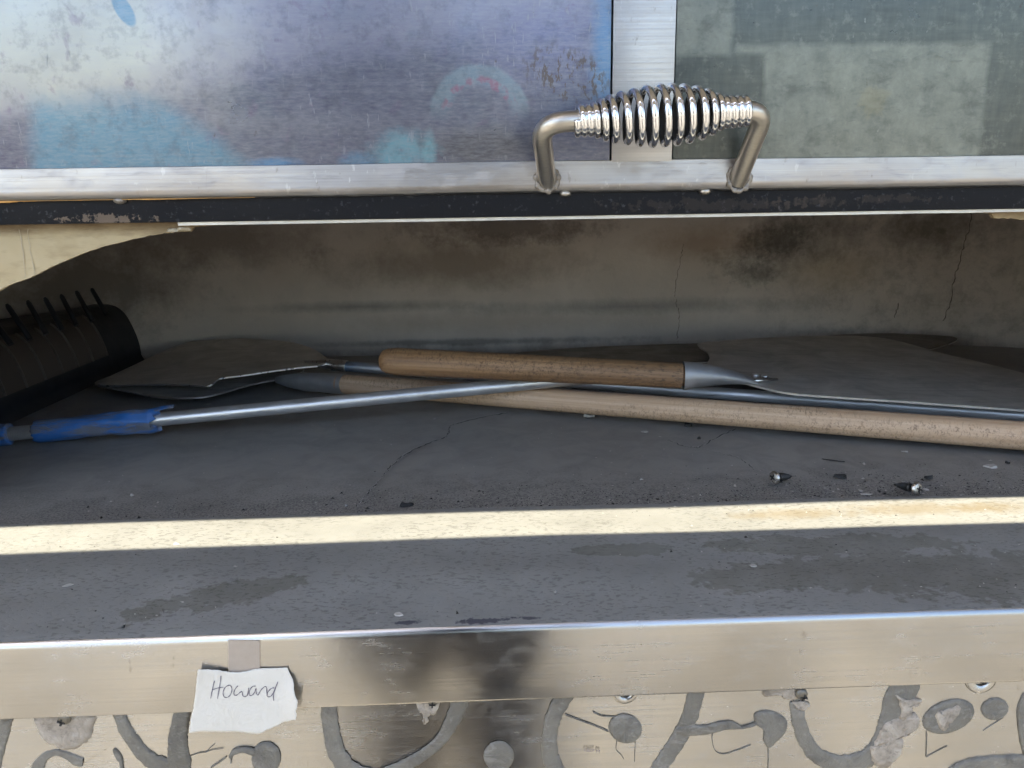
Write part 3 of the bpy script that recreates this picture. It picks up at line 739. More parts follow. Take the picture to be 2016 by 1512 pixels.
def wz(px, py):
    d = ray(px, py); t = 1.0
    # march to the wall surface
    for _ in range(400):
        p = CP+d*t; vv = (p.z+.02)/.56; kk = 1-.05*(vv*1.2)**2-.75*max(0, (vv-.55)/.45)**3
        if abs((p.x-CX)/(CA*kk))**5.5+abs((p.y-CY)/(CB*kk))**5.5 >= 1: break
        t += .001
    nrm = .004*(wav(p.x*1.7, p.z*9)+wav(p.y*2.1+p.z*4, 3))
    return Vector((p.x, p.y-nrm-.0022, p.z))
for i, c in enumerate([[(1345, 480), (1338, 520), (1330, 560), (1331, 590), (1337, 620), (1333, 660), (1336, 680)], [(1914, 412), (1902, 470), (1885, 530), (1868, 590), (1855, 632)], [(1765, 596), (1758, 626)]]):
    crack(c, 1.1 if i else .7, 0, CRACK_W, oven, wz, 50+i)

# ------------------------------------------------------------------ the burner guard along the left side
guard = empty('burner_guard', (-.6, .92, 0), 'black curved burner guard with slots along left side of oven', 'guard')
prof0 = [(277, 699), (274, 680), (266, 656), (255, 633), (243, 616), (228, 604), (212, 599)]
G0 = [ony(a, b, 1.20) for a, b in prof0]; prof = catmull([(p.x, 0, p.z) for p in G0], 5)
prof = [Vector((prof[0].x+.004, 0, -.004))]+prof
top = prof[-1]; prof += [top+Vector((-.02, 0, .001)), top+Vector((-.06, 0, -.006)), top+Vector((-.2, 0, -.02))]
NP = len(prof); YS = [.60+.64*i/40 for i in range(41)]
vs_ = [(p.x, y, p.z) for y in YS for p in prof]
fs = [(i*NP+k, (i+1)*NP+k, (i+1)*NP+k+1, i*NP+k+1) for i in range(40) for k in range(NP-1)]
mesh('shell', vs_, fs, IRON_G, guard, smooth=True, auto=50)
# where the ribs sit, read off their feet
ys = []
lo = prof[7]
for (px, py) in [(210, 697), (182, 708), (153, 722), (123, 731), (88, 741), (51, 756), (8, 773)]: ys.append(onx(px, py, lo.x).y)
while len(ys) < 10: ys.append(ys[-1]-(ys[-2]-ys[-1])*.93)
sub = prof[7:-8]
def off(k, d):
    i = prof.index(sub[k]); t = (prof[i+1]-prof[i-1]).normalized(); nrm = Vector((-t.z, 0, t.x))
    if nrm.x < 0: nrm = -nrm
    return sub[k]+nrm*d
for i, y in enumerate(ys):
    vs_, fs = [], []
    for k in range(len(sub)):
        a, b = off(k, .0002), off(k, .0026)
        for (p, yy) in ((a, y-.0012), (b, y-.0008), (b, y+.0008), (a, y+.0012)): vs_.append((p.x, yy, p.z))
    M_ = 4
    for k in range(len(sub)-1):
        for j in range(3): fs.append((k*M_+j, k*M_+j+1, (k+1)*M_+j+1, (k+1)*M_+j))
    mesh('rib', vs_, fs, EDGE, guard)
    if i+1 < len(ys):
        y0, y1 = ys[i+1]+.003, y-.003
        vs_ = [(off(k, .0012).x, yy, off(k, .0012).z) for k in range(len(sub)) for yy in (y0, y1)]
        mesh('louvre_plate', vs_, [(2*k_, 2*k_+1, 2*k_+3, 2*k_+2) for k_ in range(len(sub)-1)], LOUVRE, guard, smooth=True)
for k_, (b, t) in enumerate([((202, 606), (180, 568)), ((174, 617), (150, 573)), ((143, 625), (120, 580)), ((114, 633), (88, 586)), ((82, 641), (54, 592)), ((48, 651), (13, 599)), ((8, 660), (-32, 608)), ((-40, 672), (-82, 618))]):
    yt = min(1.165, ys[k_]-.012); pb, pt = ony(b[0], b[1], yt), ony(t[0], t[1], yt+.008)
    P = [pb-(pt-pb)*.35, pb, pb.lerp(pt, .9), pt]
    mesh('tine', *tube(P, [.0034, .0033, .0030, .0016], 8), IRON_G, guard, smooth=True, auto=60)

# ------------------------------------------------------------------ the door
YD = .545
def rz(x): return .2325+.0004*wav(x*1.1)
pr = []
for t in range(0, 10):
    a = math.pi*(.5+.5*t/9); pr.append((YD+.0055+.0055*math.cos(a), .0062-.0062*math.sin(a)))
pr = [(YD+.022, 0), (YD+.012, 0)]+[(y, z) for y, z in pr]+[(YD, .0208), (YD+.0012, .0212), (YD+.022, .0212)]
v, f = extr([(y, z+.2325) for y, z in pr], -.62, .80, 100, True, lambda x, k: (.0002*wav(x*2, k), .0004*wav(x*1.1)))
door = mesh('door', v, f, STEEL_D, oven, smooth=True, auto=35); door['label'] = 'stainless door frame with two tinted panes and coiled handle'
xa, xb = ony(1206, 160, YD).x, ony(1327, 160, YD).x
bevelbox('mullion', xa, xb, YD-.0002, YD+.02, .2526, .50, STEEL_V, door, .0004)
bevelbox('top_rail', -.62, .80, YD, YD+.022, .50, .53, STEEL_D, door, .003)
bevelbox('side_stile', -.62, -.58, YD, YD+.02, .2545, .4995, STEEL_V, door, .002)
bevelbox('side_stile', .76, .80, YD, YD+.02, .2545, .4995, STEEL_V, door, .002)
bevelbox('pane', -.578, xa-.0010, YD+.0016, YD+.009, .2531, .499, PANE_L, door, .0006)['label'] = 'blue and lavender iridescent coated pane with painted reflections'
bevelbox('pane', xb+.0010, .758, YD+.0016, YD+.009, .2531, .499, PANE_R, door, .0006)['label'] = 'grey green pane with painted reflection of a pale rectangle'
bevelbox('backing', -.61, .79, YD+.0235, YD+.03, .262, .52, IRON, door, .001)
for (px, py) in [(1113, 391), (1388, 386), (236, 401)]:
    p = ony(px, py, YD+.006); bm = bmesh.new(); bmesh.ops.create_uvsphere(bm, u_segments=20, v_segments=10, radius=1)
    for q in bm.verts: q.co = Vector((q.co.x*.0044+p.x, q.co.y*.0044+YD+.007, q.co.z*.0026+.2322))
    frombm('rivet', bm, WELD if px < 300 else ROD, door, smooth=True)
# orange sealant squeezed out under the left end of the rail
rn = random.Random(5); X0, X1 = ony(-20, 400, YD).x, ony(500, 397, YD).x; vs_, fs = [], []
SEAL = simple('orange_sealant', (.55, .30, .09), .6, 0, .3, 200, .5)
for i in range(70):
    x = X0+(X1-X0)*i/69; h = max(.0002, .0007*(.5+.9*wav(x*8))*rn.uniform(.5, 1.3))*(1-.6*i/69)
    for (yy, zz) in ((YD+.004, .2329), (YD+.0035, .2326-h), (YD+.010, .2326-h)): vs_.append((x, yy, zz))
for i in range(69):
    for k_ in range(2): fs.append((i*3+k_, (i+1)*3+k_, (i+1)*3+k_+1, i*3+k_+1))
mesh('sealant_bead', vs_, fs, SEAL, door, smooth=True)
# drip stain below the mullion is left to the steel; the handle
HY = .500
ra, rb = ony(1077, 352, YD), ony(1455, 350, YD)
sl, sr = ony(1133, 238, HY), ony(1467, 218, HY)
la, lb = sl+Vector((-.022, .0, -.001)), sr+Vector((.013, 0, .0005))
def bend(p, c, q, r):
    a = (p-c).normalized(); b = (q-c).normalized(); s = c+a*r; e = c+b*r
    return [s.lerp(c, t).lerp(c.lerp(e, t), t) for t in [i/8 for i in range(9)]]
def leg(path):
    full = []
    for i in range(len(path)-1):
        n_ = 12 if (path[i+1]-path[i]).length > .02 else 1
        full += [path[i].lerp(path[i+1], t/n_) for t in range(n_)]
    return mesh('handle_leg', *tube(full+[path[-1]], .0063, 24), ROD, door, smooth=True, auto=60)
leg([ra+(ra-la).normalized()*.003]+bend(ra, la, sl, .017)+[sl.lerp(sr, .16)])
leg([sl.lerp(sr, .86)]+bend(sr, lb, rb, .015)+[rb+(rb-lb).normalized()*.003])
for i, rt in enumerate((ra, rb)):
    vs_, fs = [], []; rnd = random.Random(i); dirv = ((la-ra) if i == 0 else (lb-rb)).normalized()
    # weld bead: lumpy ring where the leg meets the rail
    A_ = Vector((1, 0, 0)); B_ = Vector((0, 0, 1)); rz_ = .0063/abs(dirv.y)
    ringc = []
    for s in range(48):
        an = 2*math.pi*s/48; ringc.append(Vector((rt.x, YD, rt.z))+A_*math.cos(an)*.0075+B_*math.sin(an)*min(rz_, .0085)*1.05)
    an_ = lambda s: 2*math.pi*s/48
    for s in range(48):
        t = (ringc[(s+1) % 48]-ringc[s-1]).normalized(); nb = t.cross(Vector((0, 1, 0))).normalized(); rr = .0018*(1+.25*math.sin(s*.9+i*2)+.2*math.sin(s*1.37+1)+rnd.uniform(-.18, .18))*(.55 if math.sin(an_(s)) > .7 else 1)
        for k_ in range(8):
            a = 2*math.pi*k_/8; vs_.append(ringc[s]+nb*rr*math.cos(a)+Vector((0, 1, 0))*rr*math.sin(a)*.8)
    for s in range(48):
        for k_ in range(8): fs.append((s*8+k_, s*8+(k_+1) % 8, ((s+1) % 48)*8+(k_+1) % 8, ((s+1) % 48)*8+k_))
    mesh('weld_bead', vs_, fs, WELD, door, smooth=True)
cx_ = [1120, 1133, 1146, 1159, 1172, 1187, 1205, 1229, 1253, 1278, 1303, 1327, 1351, 1376, 1397, 1414, 1427, 1440, 1454, 1467, 1479]
rr_ = [31, 31, 31, 31, 34, 40, 45, 50, 54, 58, 58.5, 57.5, 55, 51, 44, 36, 31.5, 31, 30.5, 30, 30]
ax = sr-sl; L0 = 1467-1133; pts = []
e2 = Vector((0, -1, 0)); e3 = ax.normalized().cross(e2).normalized()
if e3.z < 0: e3 = -e3
for i in range(1, len(cx_)-1):
    for s in range(36):
        t = s/36; j = i+t
        def cr(A, i=i, t=t):
            p0, p1, p2, p3 = A[i-1], A[i], A[i+1], A[min(i+2, len(A)-1)]
            return .5*(2*p1+(p2-p0)*t+(2*p0-5*p1+4*p2-p3)*t*t+(-p0+3*p1-3*p2+p3)*t**3)
        if i == len(cx_)-2 and t > .5: break
        X_ = cr(cx_); r_ = cr(rr_)*.50/FPX-.0023
        an = 2*math.pi*t
        pts.append(sl+ax*((X_-1133)/L0)+e2*math.cos(an)*r_+e3*(-math.sin(an))*r_)
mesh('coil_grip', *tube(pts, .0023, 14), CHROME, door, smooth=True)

# ------------------------------------------------------------------ pizza peels lying on the hearth
def blade(name, outline, th, mat, parent, bow=None, edge=None):
    """outline of world points -> sheet with thickness; bow(p) lifts it"""
    P = [Vector(p) for p in outline]; c = sum(P, Vector())/len(P); N = len(P); rings = [1, .985, .9, .7, .45, .2]; vs_, fs = [], []
    for sgn in (1, 0):
        for k_ in rings:
            for p in P:
                q = c+(p-c)*k_; q = q+Vector((0, 0, (bow(q) if bow else 0)+(th if sgn else 0)-(0.0004 if (k_ == 1 and sgn) else 0))); vs_.append(q)
        q = Vector(c); q.z += (bow(q) if bow else 0)+(th if sgn else 0); vs_.append(q)
    H = len(rings)*N+1
    for s in (0, 1):
        o = s*H
        for r_ in range(len(rings)-1):
            for i in range(N):
                qd = (o+r_*N+i, o+r_*N+(i+1) % N, o+(r_+1)*N+(i+1) % N, o+(r_+1)*N+i); fs.append(qd if s == 0 else qd[::-1])
        b = o+(len(rings)-1)*N
        for i in range(N):
            tr = (b+i, b+(i+1) % N, o+H-1); fs.append(tr if s == 0 else tr[::-1])
    ns = len(fs)
    for i in range(N): fs.append((i, H+i, H+(i+1) % N, (i+1) % N))
    return mesh(name, vs_, fs, None, parent, smooth=True, mats=[mat, edge or mat], mi=[0]*ns+[1]*N, auto=40)
def straight(p0, p1, t): return Vector(p0).lerp(Vector(p1), t)

# peel with a long pale wooden handle, its blade lowest on the left
b0, b1 = onz(663, 755, .016), onz(2016, 858, .0135); dB = (b1-b0).normalized(); LB = (.575-b0.x)/dB.x
peelB = empty('pizza_peel', (b0.x, b0.y, 0), 'pizza peel with long pale wooden handle lying nearest the front', 'pizza peel')
rod('handle', b0, b0+dB*LB, [(0, .0105), (.003, .0118), (.3, .0125), (.7, .0132), (LB-.01, .0132), (LB, .010)], WOOD_PALE, peelB)
f0 = onz(545, 748, .012)
fer = rod('ferrule', f0, b0+dB*.012, [(0, .004), (.02, .0085), (.045, .0118), ((b0+dB*.012-f0).length, .0126)], FERR, peelB)
oB = [onz(a, b, .003) for a, b in [(188, 764), (240, 773), (300, 783), (345, 786), (400, 784), (440, 776), (500, 762), (560, 752), (600, 738), (560, 716), (470, 708), (380, 716), (290, 734), (215, 752)]]
oB = catmull(oB, 4, True)
blade('blade', oB, .0022, ALU, peelB, lambda p: .006*max(0, (p.y-.93)/.1) if p.y > .93 else 0, ALU_E)

# peel with steel tube handle, blade on top at the left
a0, a1 = onz(655, 719, .030), onz(2016, 818, .009); dA = (a1-a0).normalized(); LA = (.61-a0.x)/dA.x
peelA = empty('pizza_peel', (a0.x, a0.y, 0), 'aluminium pizza peel at left, uppermost blade, with bare steel tube handle running right', 'pizza peel')
rod('handle', a0, a0+dA*LA, [(0, .0066), (LA, .0066)], TUBE_B, peelA)
oA = [onz(a, b, zz) for a, b, zz in [(192, 758, .012), (262, 722, .02), (325, 693, .026), (378, 675, .03), (470, 669, .031), (560, 674, .032), (612, 687, .032), (640, 705, .032), (648, 714, .032), (630, 722, .032), (606, 724, .032), (540, 732, .030), (480, 741, .028), (440, 746, .026), (428, 750, .0245), (418, 759, .021), (404, 763, .019), (386, 761, .018), (330, 759, .016), (260, 760, .013)]]
oA = catmull(oA, 3, True)
blade('blade', oA, .0022, ALU, peelA, None, ALU_E)
# socket pressed out of the sheet where the tube joins
s0 = onz(600, 711, .034)
rod('socket', s0, a0+dA*.02, [(0, .0015), (.015, .004), (.03, .0066), ((a0+dA*.02-s0).length, .0078)], ALU_E, peelA)

# peel with steel tube and torn blue grips, blade underneath at the right
d0, d1 = onz(310, 826, .014), onz(1060, 753, .036); dD = (d1-d0).normalized(); dl = d0-dD*.188
peelD = empty('pizza_peel', (d0.x, d0.y, 0), 'pizza peel with steel tube handle and torn blue vinyl grips at left', 'pizza peel')
d_end = d0+dD*.53
rod('handle', dl, d_end, [(0, .0072), ((d_end-dl).length, .0072)], TUBE, peelD)
def grip(s0_, s1_, r, seed, torn):
    rnd = random.Random(seed); L = s1_-s0_; q = dD.to_track_quat('Z', 'Y').to_matrix().to_4x4(); vs_, fs = [], []; seg = 40; NN = 46
    for i in range(NN+1):
        t = i/NN
        for k_ in range(seg):
            an = 2*math.pi*k_/seg; jag = 0
            if torn:
                if i == NN: jag = .004*math.sin(an*3+1)+.003*math.sin(an*7)+rnd.uniform(-.0012, .0012)
                if i == 0: jag = rnd.uniform(-.0012, .0012)+.001*math.sin(an*4)
            w_ = 0
            if torn:
                w_ = .0011*(math.sin(an*2+t*5)+.6*math.sin(an*5-t*9)+.5*math.sin(t*31+an))*min(1, t*1.6)
            rr = r*(1+.03*math.sin(t*3))+w_
            if i in (0, NN): rr -= .0012
            vs_.append((rr*math.cos(an), rr*math.sin(an), L*t+jag))
    for i in range(NN):
        for k_ in range(seg): fs.append((i*seg+k_, i*seg+(k_+1) % seg, (i+1)*seg+(k_+1) % seg, (i+1)*seg+k_))
    # inner lip so that the sleeve has thickness
    base = len(vs_)
    for i in (0, NN):
        for k_ in range(seg):
            x, y, z = vs_[i*seg+k_]; l_ = math.hypot(x, y); vs_.append((x/l_*.0073, y/l_*.0073, z))
    for e, i in enumerate((0, NN)):
        for k_ in range(seg): fs.append((i*seg+k_, i*seg+(k_+1) % seg, base+e*seg+(k_+1) % seg, base+e*seg+k_))
    o = mesh('grip', vs_, fs, BLUE, None, smooth=True, auto=55); o.matrix_world = Matrix.Translation(d0+dD*s0_) @ q; attach(o, peelD); return o
def sof(px):      # distance along the tube for a picture column
    best = min(((abs((lambda P: 1008+FPX*(P-CP).dot(RT)/(P-CP).dot(fw))(d0+dD*(s_/1000))-px), s_/1000) for s_ in range(-450, 500, 2))); return best[1]
grip(sof(68), sof(306), .0118, 3, True)['label'] = 'torn blue vinyl grip scuffed grey'
grip(-.190, sof(22), .0112, 4, False)
# flap of torn vinyl standing off the sleeve
fa = d0+dD*(sof(240)); up_ = Vector((0, -.2, 1)).normalized(); vs_, fs = [], []
rnd = random.Random(9)
for i in range(13):
    t = i/12; c = fa+dD*(.055*t)+up_*(.0113+.0035*t+.0006*math.sin(t*9)); wv = .0065*(1-.5*t)+rnd.uniform(-.0006, .0006)
    sd_ = dD.cross(up_).normalized()
    for s in (-1, 0, 1):
        p = c+sd_*wv*s-up_*(.0012*abs(s))
        vs_ += [p, p-up_*.0012]
for i in range(12):
    for j in range(2):
        a = i*6+j*2; fs += [(a, a+2, a+8, a+6), (a+1, a+7, a+9, a+3)]
    for j in (0, 2): a = i*6+j*2; fs.append((a, a+6, a+7, a+1))
fs.append((72, 74, 75, 73)); fs.append((74, 76, 77, 75))
mesh('torn_flap', vs_, fs, BLUE, peelD, smooth=True, auto=40)
oD = catmull([onz(a, b, .022) for a, b in [(1010, 700), (1090, 690), (1200, 684), (1310, 680), (1420, 677), (1560, 668), (1700, 659), (1800, 660), (1885, 668), (1830, 690), (1700, 712), (1550, 718), (1420, 714), (1330, 718), (1220, 722), (1100, 722)]], 4, True)
blade('blade', oD, .0022, ALU_DK, peelD, None, ALU_E)

# peel with short dark wooden handle, blade at the right
c0, c1_ = onz(747, 710, .066), onz(1357, 740, .050); dC = (c1_-c0).normalized(); LC = (c1_-c0).length
peelC = empty('pizza_peel', (c0.x, c0.y, 0), 'broad pizza peel at right with short worn brown wooden handle on top of the pile', 'pizza peel')
rod('handle', c0, c1_, [(0, .004), (.0012, .008), (.004, .0115), (.009, .0135), (.018, .0146), (LC*.5, .0142), (LC-.008, .0132), (LC-.007, .0105), (LC, .0105)], WOOD_OLD, peelC, 32)
fe = onz(1490, 752, .036)
vs_, fs = [], []; NS = 14; sg = 20
mid = c1_.lerp(fe, .5)+Vector((0, 0, .006)); side = Vector((dC.y, -dC.x, 0)).normalized()
for i in range(NS+1):
    t = i/NS; p = c1_.lerp(mid, t).lerp(mid.lerp(fe, t), t); hgt = .0135*(1-t)**.8+.0016; wdt = .0137*(1-t*.35)
    for k_ in range(sg):
        a = 2*math.pi*k_/sg; vs_.append(p-dC*.006*(1-t)+side*wdt*math.cos(a)+Vector((0, 0, 1))*hgt*math.sin(a))
for i in range(NS):
    for k_ in range(sg): fs.append((i*sg+k_, i*sg+(k_+1) % sg, (i+1)*sg+(k_+1) % sg, (i+1)*sg+k_))
fs.append(tuple(NS*sg+k_ for k_ in range(sg)))
mesh('ferrule', vs_, fs, FERR, peelC, smooth=True, auto=60)
def CZ(px): return .035-.012*min(1, max(0, (px-1400)/620))
oC = [onz(a, b, CZ(a)) for a, b in [(1376, 684), (1384, 677), (1480, 669), (1600, 664), (1690, 664), (1760, 672), (1850, 697), (1930, 716), (2016, 738), (2150, 775), (2170, 800), (2060, 812), (1950, 806), (1800, 795), (1680, 787), (1560, 778), (1500, 766), (1470, 758), (1430, 752), (1392, 738), (1390, 722), (1397, 708), (1392, 696)]]
oC = catmull(oC, 4, True)
blade('blade', oC, .0024, ALU, peelC, None, ALU)
for i, (px, py) in enumerate([(1487, 739), (1506, 741)]):
    p = onz(px, py, .0385); bm = bmesh.new(); bmesh.ops.create_uvsphere(bm, u_segments=14, v_segments=8, radius=1)
    for q in bm.verts: q.co = Vector((q.co.x*.0042+p.x, q.co.y*.0042+p.y, q.co.z*.0026+p.z))
    frombm('rivet', bm, ALU_E, peelC, smooth=True)
pa, pb = onz(1472, 751, .0385), onz(1530, 746, .0375)
mesh('socket_tongue', *tube([pa, pa.lerp(pb, .5), pb], [.0022, .002, .0014], 8), ALU_E, peelC, smooth=True)

# ------------------------------------------------------------------ note taped to the counter trim
def nz(X, Y): return (350+X/6.72, 1250+Y/6.72)
note = empty('paper_note', tuple(ony(480, 1440, .378)), 'torn white paper note with handwritten name taped to steel counter edge', 'note')
YN = .3781
def nd(px, py):          # how far the sheet stands off
    u = (px-385)/200; v_ = (py-1318)/125
    d = .0004+.0012*max(0, v_)**1.5*1.2
    d += .0042*max(0, (u-.78)/.22)**2*min(1, max(0, v_*2.2)); d += .0022*max(0, (.30-u)/.3)**2*max(0, (.45-v_)/.45)
    d += .0005*math.sin(u*6+v_*2)
    return d
topE = [(265, 460), (400, 458), (520, 465), (665, 490), (800, 495), (900, 485), (1000, 455), (1100, 445), (1240, 440), (1455, 435)]
botE = [(150, 1300), (340, 1278), (600, 1285), (800, 1280), (950, 1305), (1090, 1310), (1140, 1280), (1240, 1235), (1330, 1195), (1380, 1160), (1460, 1140), (1562, 1125)]
lefE = [(265, 460), (240, 700), (205, 980), (175, 1090), (150, 1270), (150, 1300)]
rigE = [(1455, 435), (1470, 480), (1505, 550), (1535, 640), (1535, 740), (1560, 830), (1585, 880), (1580, 960), (1560, 1010), (1570, 1050), (1562, 1125)]
def along(E_, t):
    P = [Vector((a, b)) for a, b in E_]; Ls = [0]
    for i in range(1, len(P)): Ls.append(Ls[-1]+(P[i]-P[i-1]).length)
    s = t*Ls[-1]
    for i in range(1, len(P)):
        if s <= Ls[i]+1e-6: return P[i-1].lerp(P[i], (s-Ls[i-1])/(Ls[i]-Ls[i-1]))
    return P[-1]
rnd = random.Random(2)
def coons(u, v_):
    a = along(topE, u)*(1-v_)+along(botE, u)*v_+along(lefE, v_)*(1-u)+along(rigE, v_)*u
    b = Vector(topE[0])*(1-u)*(1-v_)+Vector(topE[-1])*u*(1-v_)+Vector(botE[0])*(1-u)*v_+Vector(botE[-1])*u*v_
    q = a-b
    if u in (0, 1) or v_ in (0, 1): q = q+Vector((rnd.uniform(-3, 3), rnd.uniform(-3, 3)))
    px, py = nz(q.x, q.y); p = ony(px, py, YN-nd(px, py)); return tuple(p)
v, f = grid(44, 30, coons)
sheet = mesh('sheet', v, f, PAPER, note, smooth=True)
sm_ = sheet.modifiers.new('thickness', 'SOLIDIFY'); sm_.thickness = .00018; sm_.offset = 1
tp = [ony(*nz(a, b), .3787) for a, b in ((668, 66), (1087, 74), (1087, 560), (668, 560))]
vs_ = [Vector((p.x, .3787-.00012, p.z)) for p in tp]+[Vector((p.x, .37885, p.z)) for p in tp]
mesh('tape', vs_, [(0, 1, 2, 3), (0, 4, 5, 1), (1, 5, 6, 2), (3, 2, 6, 7), (0, 3, 7, 4)], TAPE, note)
strokes_ = [[(487, 605), (465, 690), (435, 840)], [(572, 540), (560, 640), (525, 845)], [(458, 728), (520, 705), (605, 690)],
 [(680, 665), (630, 690), (600, 760), (610, 815), (645, 828), (690, 800), (716, 740), (708, 685), (680, 663)],
 [(795, 672), (757, 720), (741, 775), (757, 802), (790, 790), (846, 748), (860, 800), (890, 817), (922, 792), (937, 700)],
 [(1030, 676), (985, 685), (950, 740), (945, 790), (975, 802), (1010, 770), (1036, 708), (1036, 760), (1060, 795), (1100, 730), (1150, 685), (1176, 702), (1176, 775)],
 [(1278, 700), (1235, 710), (1190, 760), (1183, 808), (1215, 818), (1255, 780), (1325, 620), (1287, 720), (1264, 805), (1270, 872)]]
for s_ in strokes_:
    P = catmull([(a, b, 0) for a, b in s_], 8); vs_ = []
    for i, p in enumerate(P):
        t = (P[min(i+1, len(P)-1)]-P[max(i-1, 0)]).normalized(); nn = Vector((-t.y, t.x, 0))*(5.2+1.2*math.sin(i*.7))
        for s in (-1, 1):
            px, py = nz(p.x+nn.x*s, p.y+nn.y*s); vs_.append(tuple(ony(px, py, YN-nd(px, py)-.00030)))
    mesh('pen_stroke', vs_, [(2*i, 2*i+1, 2*i+3, 2*i+2) for i in range(len(P)-1)], INK, note)

# ------------------------------------------------------------------ loose screws, chips and grit
def loose_screw(px, py, tipx, tipy, label):
    h, t = onz(px, py, .0035), onz(tipx, tipy, .001); L = (t-h).length
    e = empty('loose_screw', (h.x, h.y, FZ), label, 'screw', 'loose screws on the hearth'); d = (t-h).normalized()
    rod('head', h-d*.003, t, [(0, .0026), (.0006, .0046), (.0022, .0054), (.0038, .0048), (.0048, .003)], SCREW_L, e, 20)
    prof_ = [(.004, .0030)]
    n_ = 11
    for i in range(n_):
        r_ = .0036*(1-.55*(i/n_)**2); prof_ += [(.005+(L-.006)*i/n_, r_), (.005+(L-.006)*(i+.5)/n_, r_*.68)]
    prof_.append((L+.002, .0004))
    rod('shank', h, t, prof_, SCREW_B, e, 14)
    for (ang) in (0, math.pi/2):
        q = d.to_track_quat('Z', 'Y').to_matrix() @ Matrix.Rotation(ang+.4, 3, 'Z'); vv, ff = boxd(-.0025, .0025, -.0006, .0006, -.0004, .001)
        mesh('screw_slot', [q @ Vector(a) + h - d*.0031 for a in vv], ff, DARK, e)
loose_screw(1526, 940, 1556, 938, 'loose dark screw on hearth, left one with shiny round head')
loose_screw(1803, 962, 1764, 954, 'loose dark screw on hearth edge below the pale wooden handle end')

def chip(name, px, py, w_, h_, mat, label, z=0, seed=0, cat='chip', group=None, rot=0, th=.0008):
    rnd = random.Random(seed); c = onz(px, py, z); n_ = rnd.choice((5, 6, 7)); bm = bmesh.new()
    k_ = (c-CP).dot(fw)/FPX; w_ *= k_; h_ *= k_*1.9
    lo_, hi_ = [], []
    for i in range(n_):
        a = 2*math.pi*i/n_; r_ = rnd.uniform(.75, 1.1)
        x, y = w_/2*math.cos(a)*r_, h_/2*math.sin(a)*r_; x, y = x*math.cos(rot)-y*math.sin(rot), x*math.sin(rot)+y*math.cos(rot)
        lo_.append(bm.verts.new((c.x+x, c.y+y, c.z))); hi_.append(bm.verts.new((c.x+x*.9, c.y+y*.9, c.z+th*rnd.uniform(.35, 1.2))))
    bm.faces.new(hi_); bm.faces.new(lo_[::-1])
    for i in range(n_): bm.faces.new((lo_[i], lo_[(i+1) % n_], hi_[(i+1) % n_], hi_[i]))
    o = frombm(name, bm, mat); return tag(o, label, cat, group)
FL = -.0045
chip('pale_flake', 1949, 919, 26, 15, CHIP_L, 'large pale grey flake on hearth below end of pale wooden handle', FL, 1, rot=.5, th=.002)
chip('pale_flake', 1782, 889, 17, 5, CHIP_L, 'thin pale flake just below pale wooden handle at right', FL, 2)
chip('pale_flake', 1706, 973, 30, 6, CHIP_L, 'long pale flake against the counter edge left of second screw', FL, 3)
chip('pale_flake', 1693, 966, 11, 7, CHIP_L, 'small pale flake beside the long flake at counter edge', FL, 4)
chip('pale_flake', 1822, 964, 14, 6, CHIP_L, 'small grey flake touching head of right loose screw', FL, 5)
chip('pale_flake', 785, 1210, 20, 8, CHIP_L, 'pale chip on grey counter near steel edge, left of centre', .001, 6, rot=-.4)
chip('pale_flake', 134, 1153, 20, 6, CHIP_L, 'pale flat chip at far left of grey counter', .001, 7, rot=.4)
chip('pale_flake', 464, 1116, 10, 5, CHIP_L, 'small pale chip on counter above the dark stain at left', .001, 8)
chip('pale_flake', 1483, 1114, 15, 7, CHIP_L, 'pale chip on the right counter stain', .001, 9, rot=-.3)
chip('pale_flake', 1270, 850, 17, 6, CHIP_L, 'pale flake on hearth right of centre by small crack', FL, 10)
chip('pale_flake', 410, 796, 18, 5, CHIP_L, 'flat grey flake on dark hearth between left blade and tube', FL, 15)
chip('mortar_lump', 1160, 820, 22, 9, CHIP_L, 'grey mortar lump on hearth just below pale wooden handle', FL, 11, th=.005)
chip('charred_chip', 1355, 839, 18, 8, CHIP_D, 'black charred lump below pale wooden handle, right of centre', FL, 12, th=.004)
chip('charred_chip', 1655, 941, 26, 6, CHIP_D, 'thin black charred sliver between the two loose screws', FL, 13, rot=-.4, th=.003)
chip('charred_chip', 1828, 942, 18, 7, CHIP_D, 'black charred chip above the right loose screw', FL, 14, th=.003)
chip('charred_chip', 800, 996, 34, 8, CHIP_D, 'black charred sliver at counter edge near foot of long crack', FL, 16, rot=.3, th=.003)
chip('charred_chip', 1983, 912, 9, 6, CHIP_D, 'tiny black chip right of the large pale flake', FL, 17, th=.002)
chip('charred_chip', 1376, 864, 9, 4, CHIP_D, 'tiny black chip on hearth above the small forked crack', FL, 18, th=.002)
chip('wood_splinter', 1642, 907, 55, 3, CHIP_D, 'dark splinter lying flat on hearth above the black chips', FL, 19, rot=-.5, th=.0007)

def grit(name, n, fn, size, mat, seed, label):
    rnd = random.Random(seed); vs_, fs = [], []
    for _ in range(n):
        x, y, z = fn(rnd); s = rnd.uniform(*size)*(2.2 if rnd.random() < .04 else 1); a0_ = rnd.uniform(0, 6.28); b = len(vs_)
        e = rnd.uniform(.5, 1.6)
        for k_ in range(3):
            a = a0_+k_*2.094+rnd.uniform(-.4, .4); vs_.append((x+s*e*math.cos(a), y+s/e*math.sin(a), z))
        vs_.append((x+rnd.uniform(-.3, .3)*s, y, z+s*rnd.uniform(.4, .9)))
        fs += [(b, b+1, b+3), (b+1, b+2, b+3), (b+2, b, b+3)]
    o = mesh(name, vs_, fs, mat); o['kind'] = 'stuff'; tag(o, label, 'grit'); return o
def ffront(r):
    x = r.triangular(-.38, .62, .35); y = .556+abs(r.gauss(0, .028))+.01*wav(x*3)
    return x, y, FZ-.0006
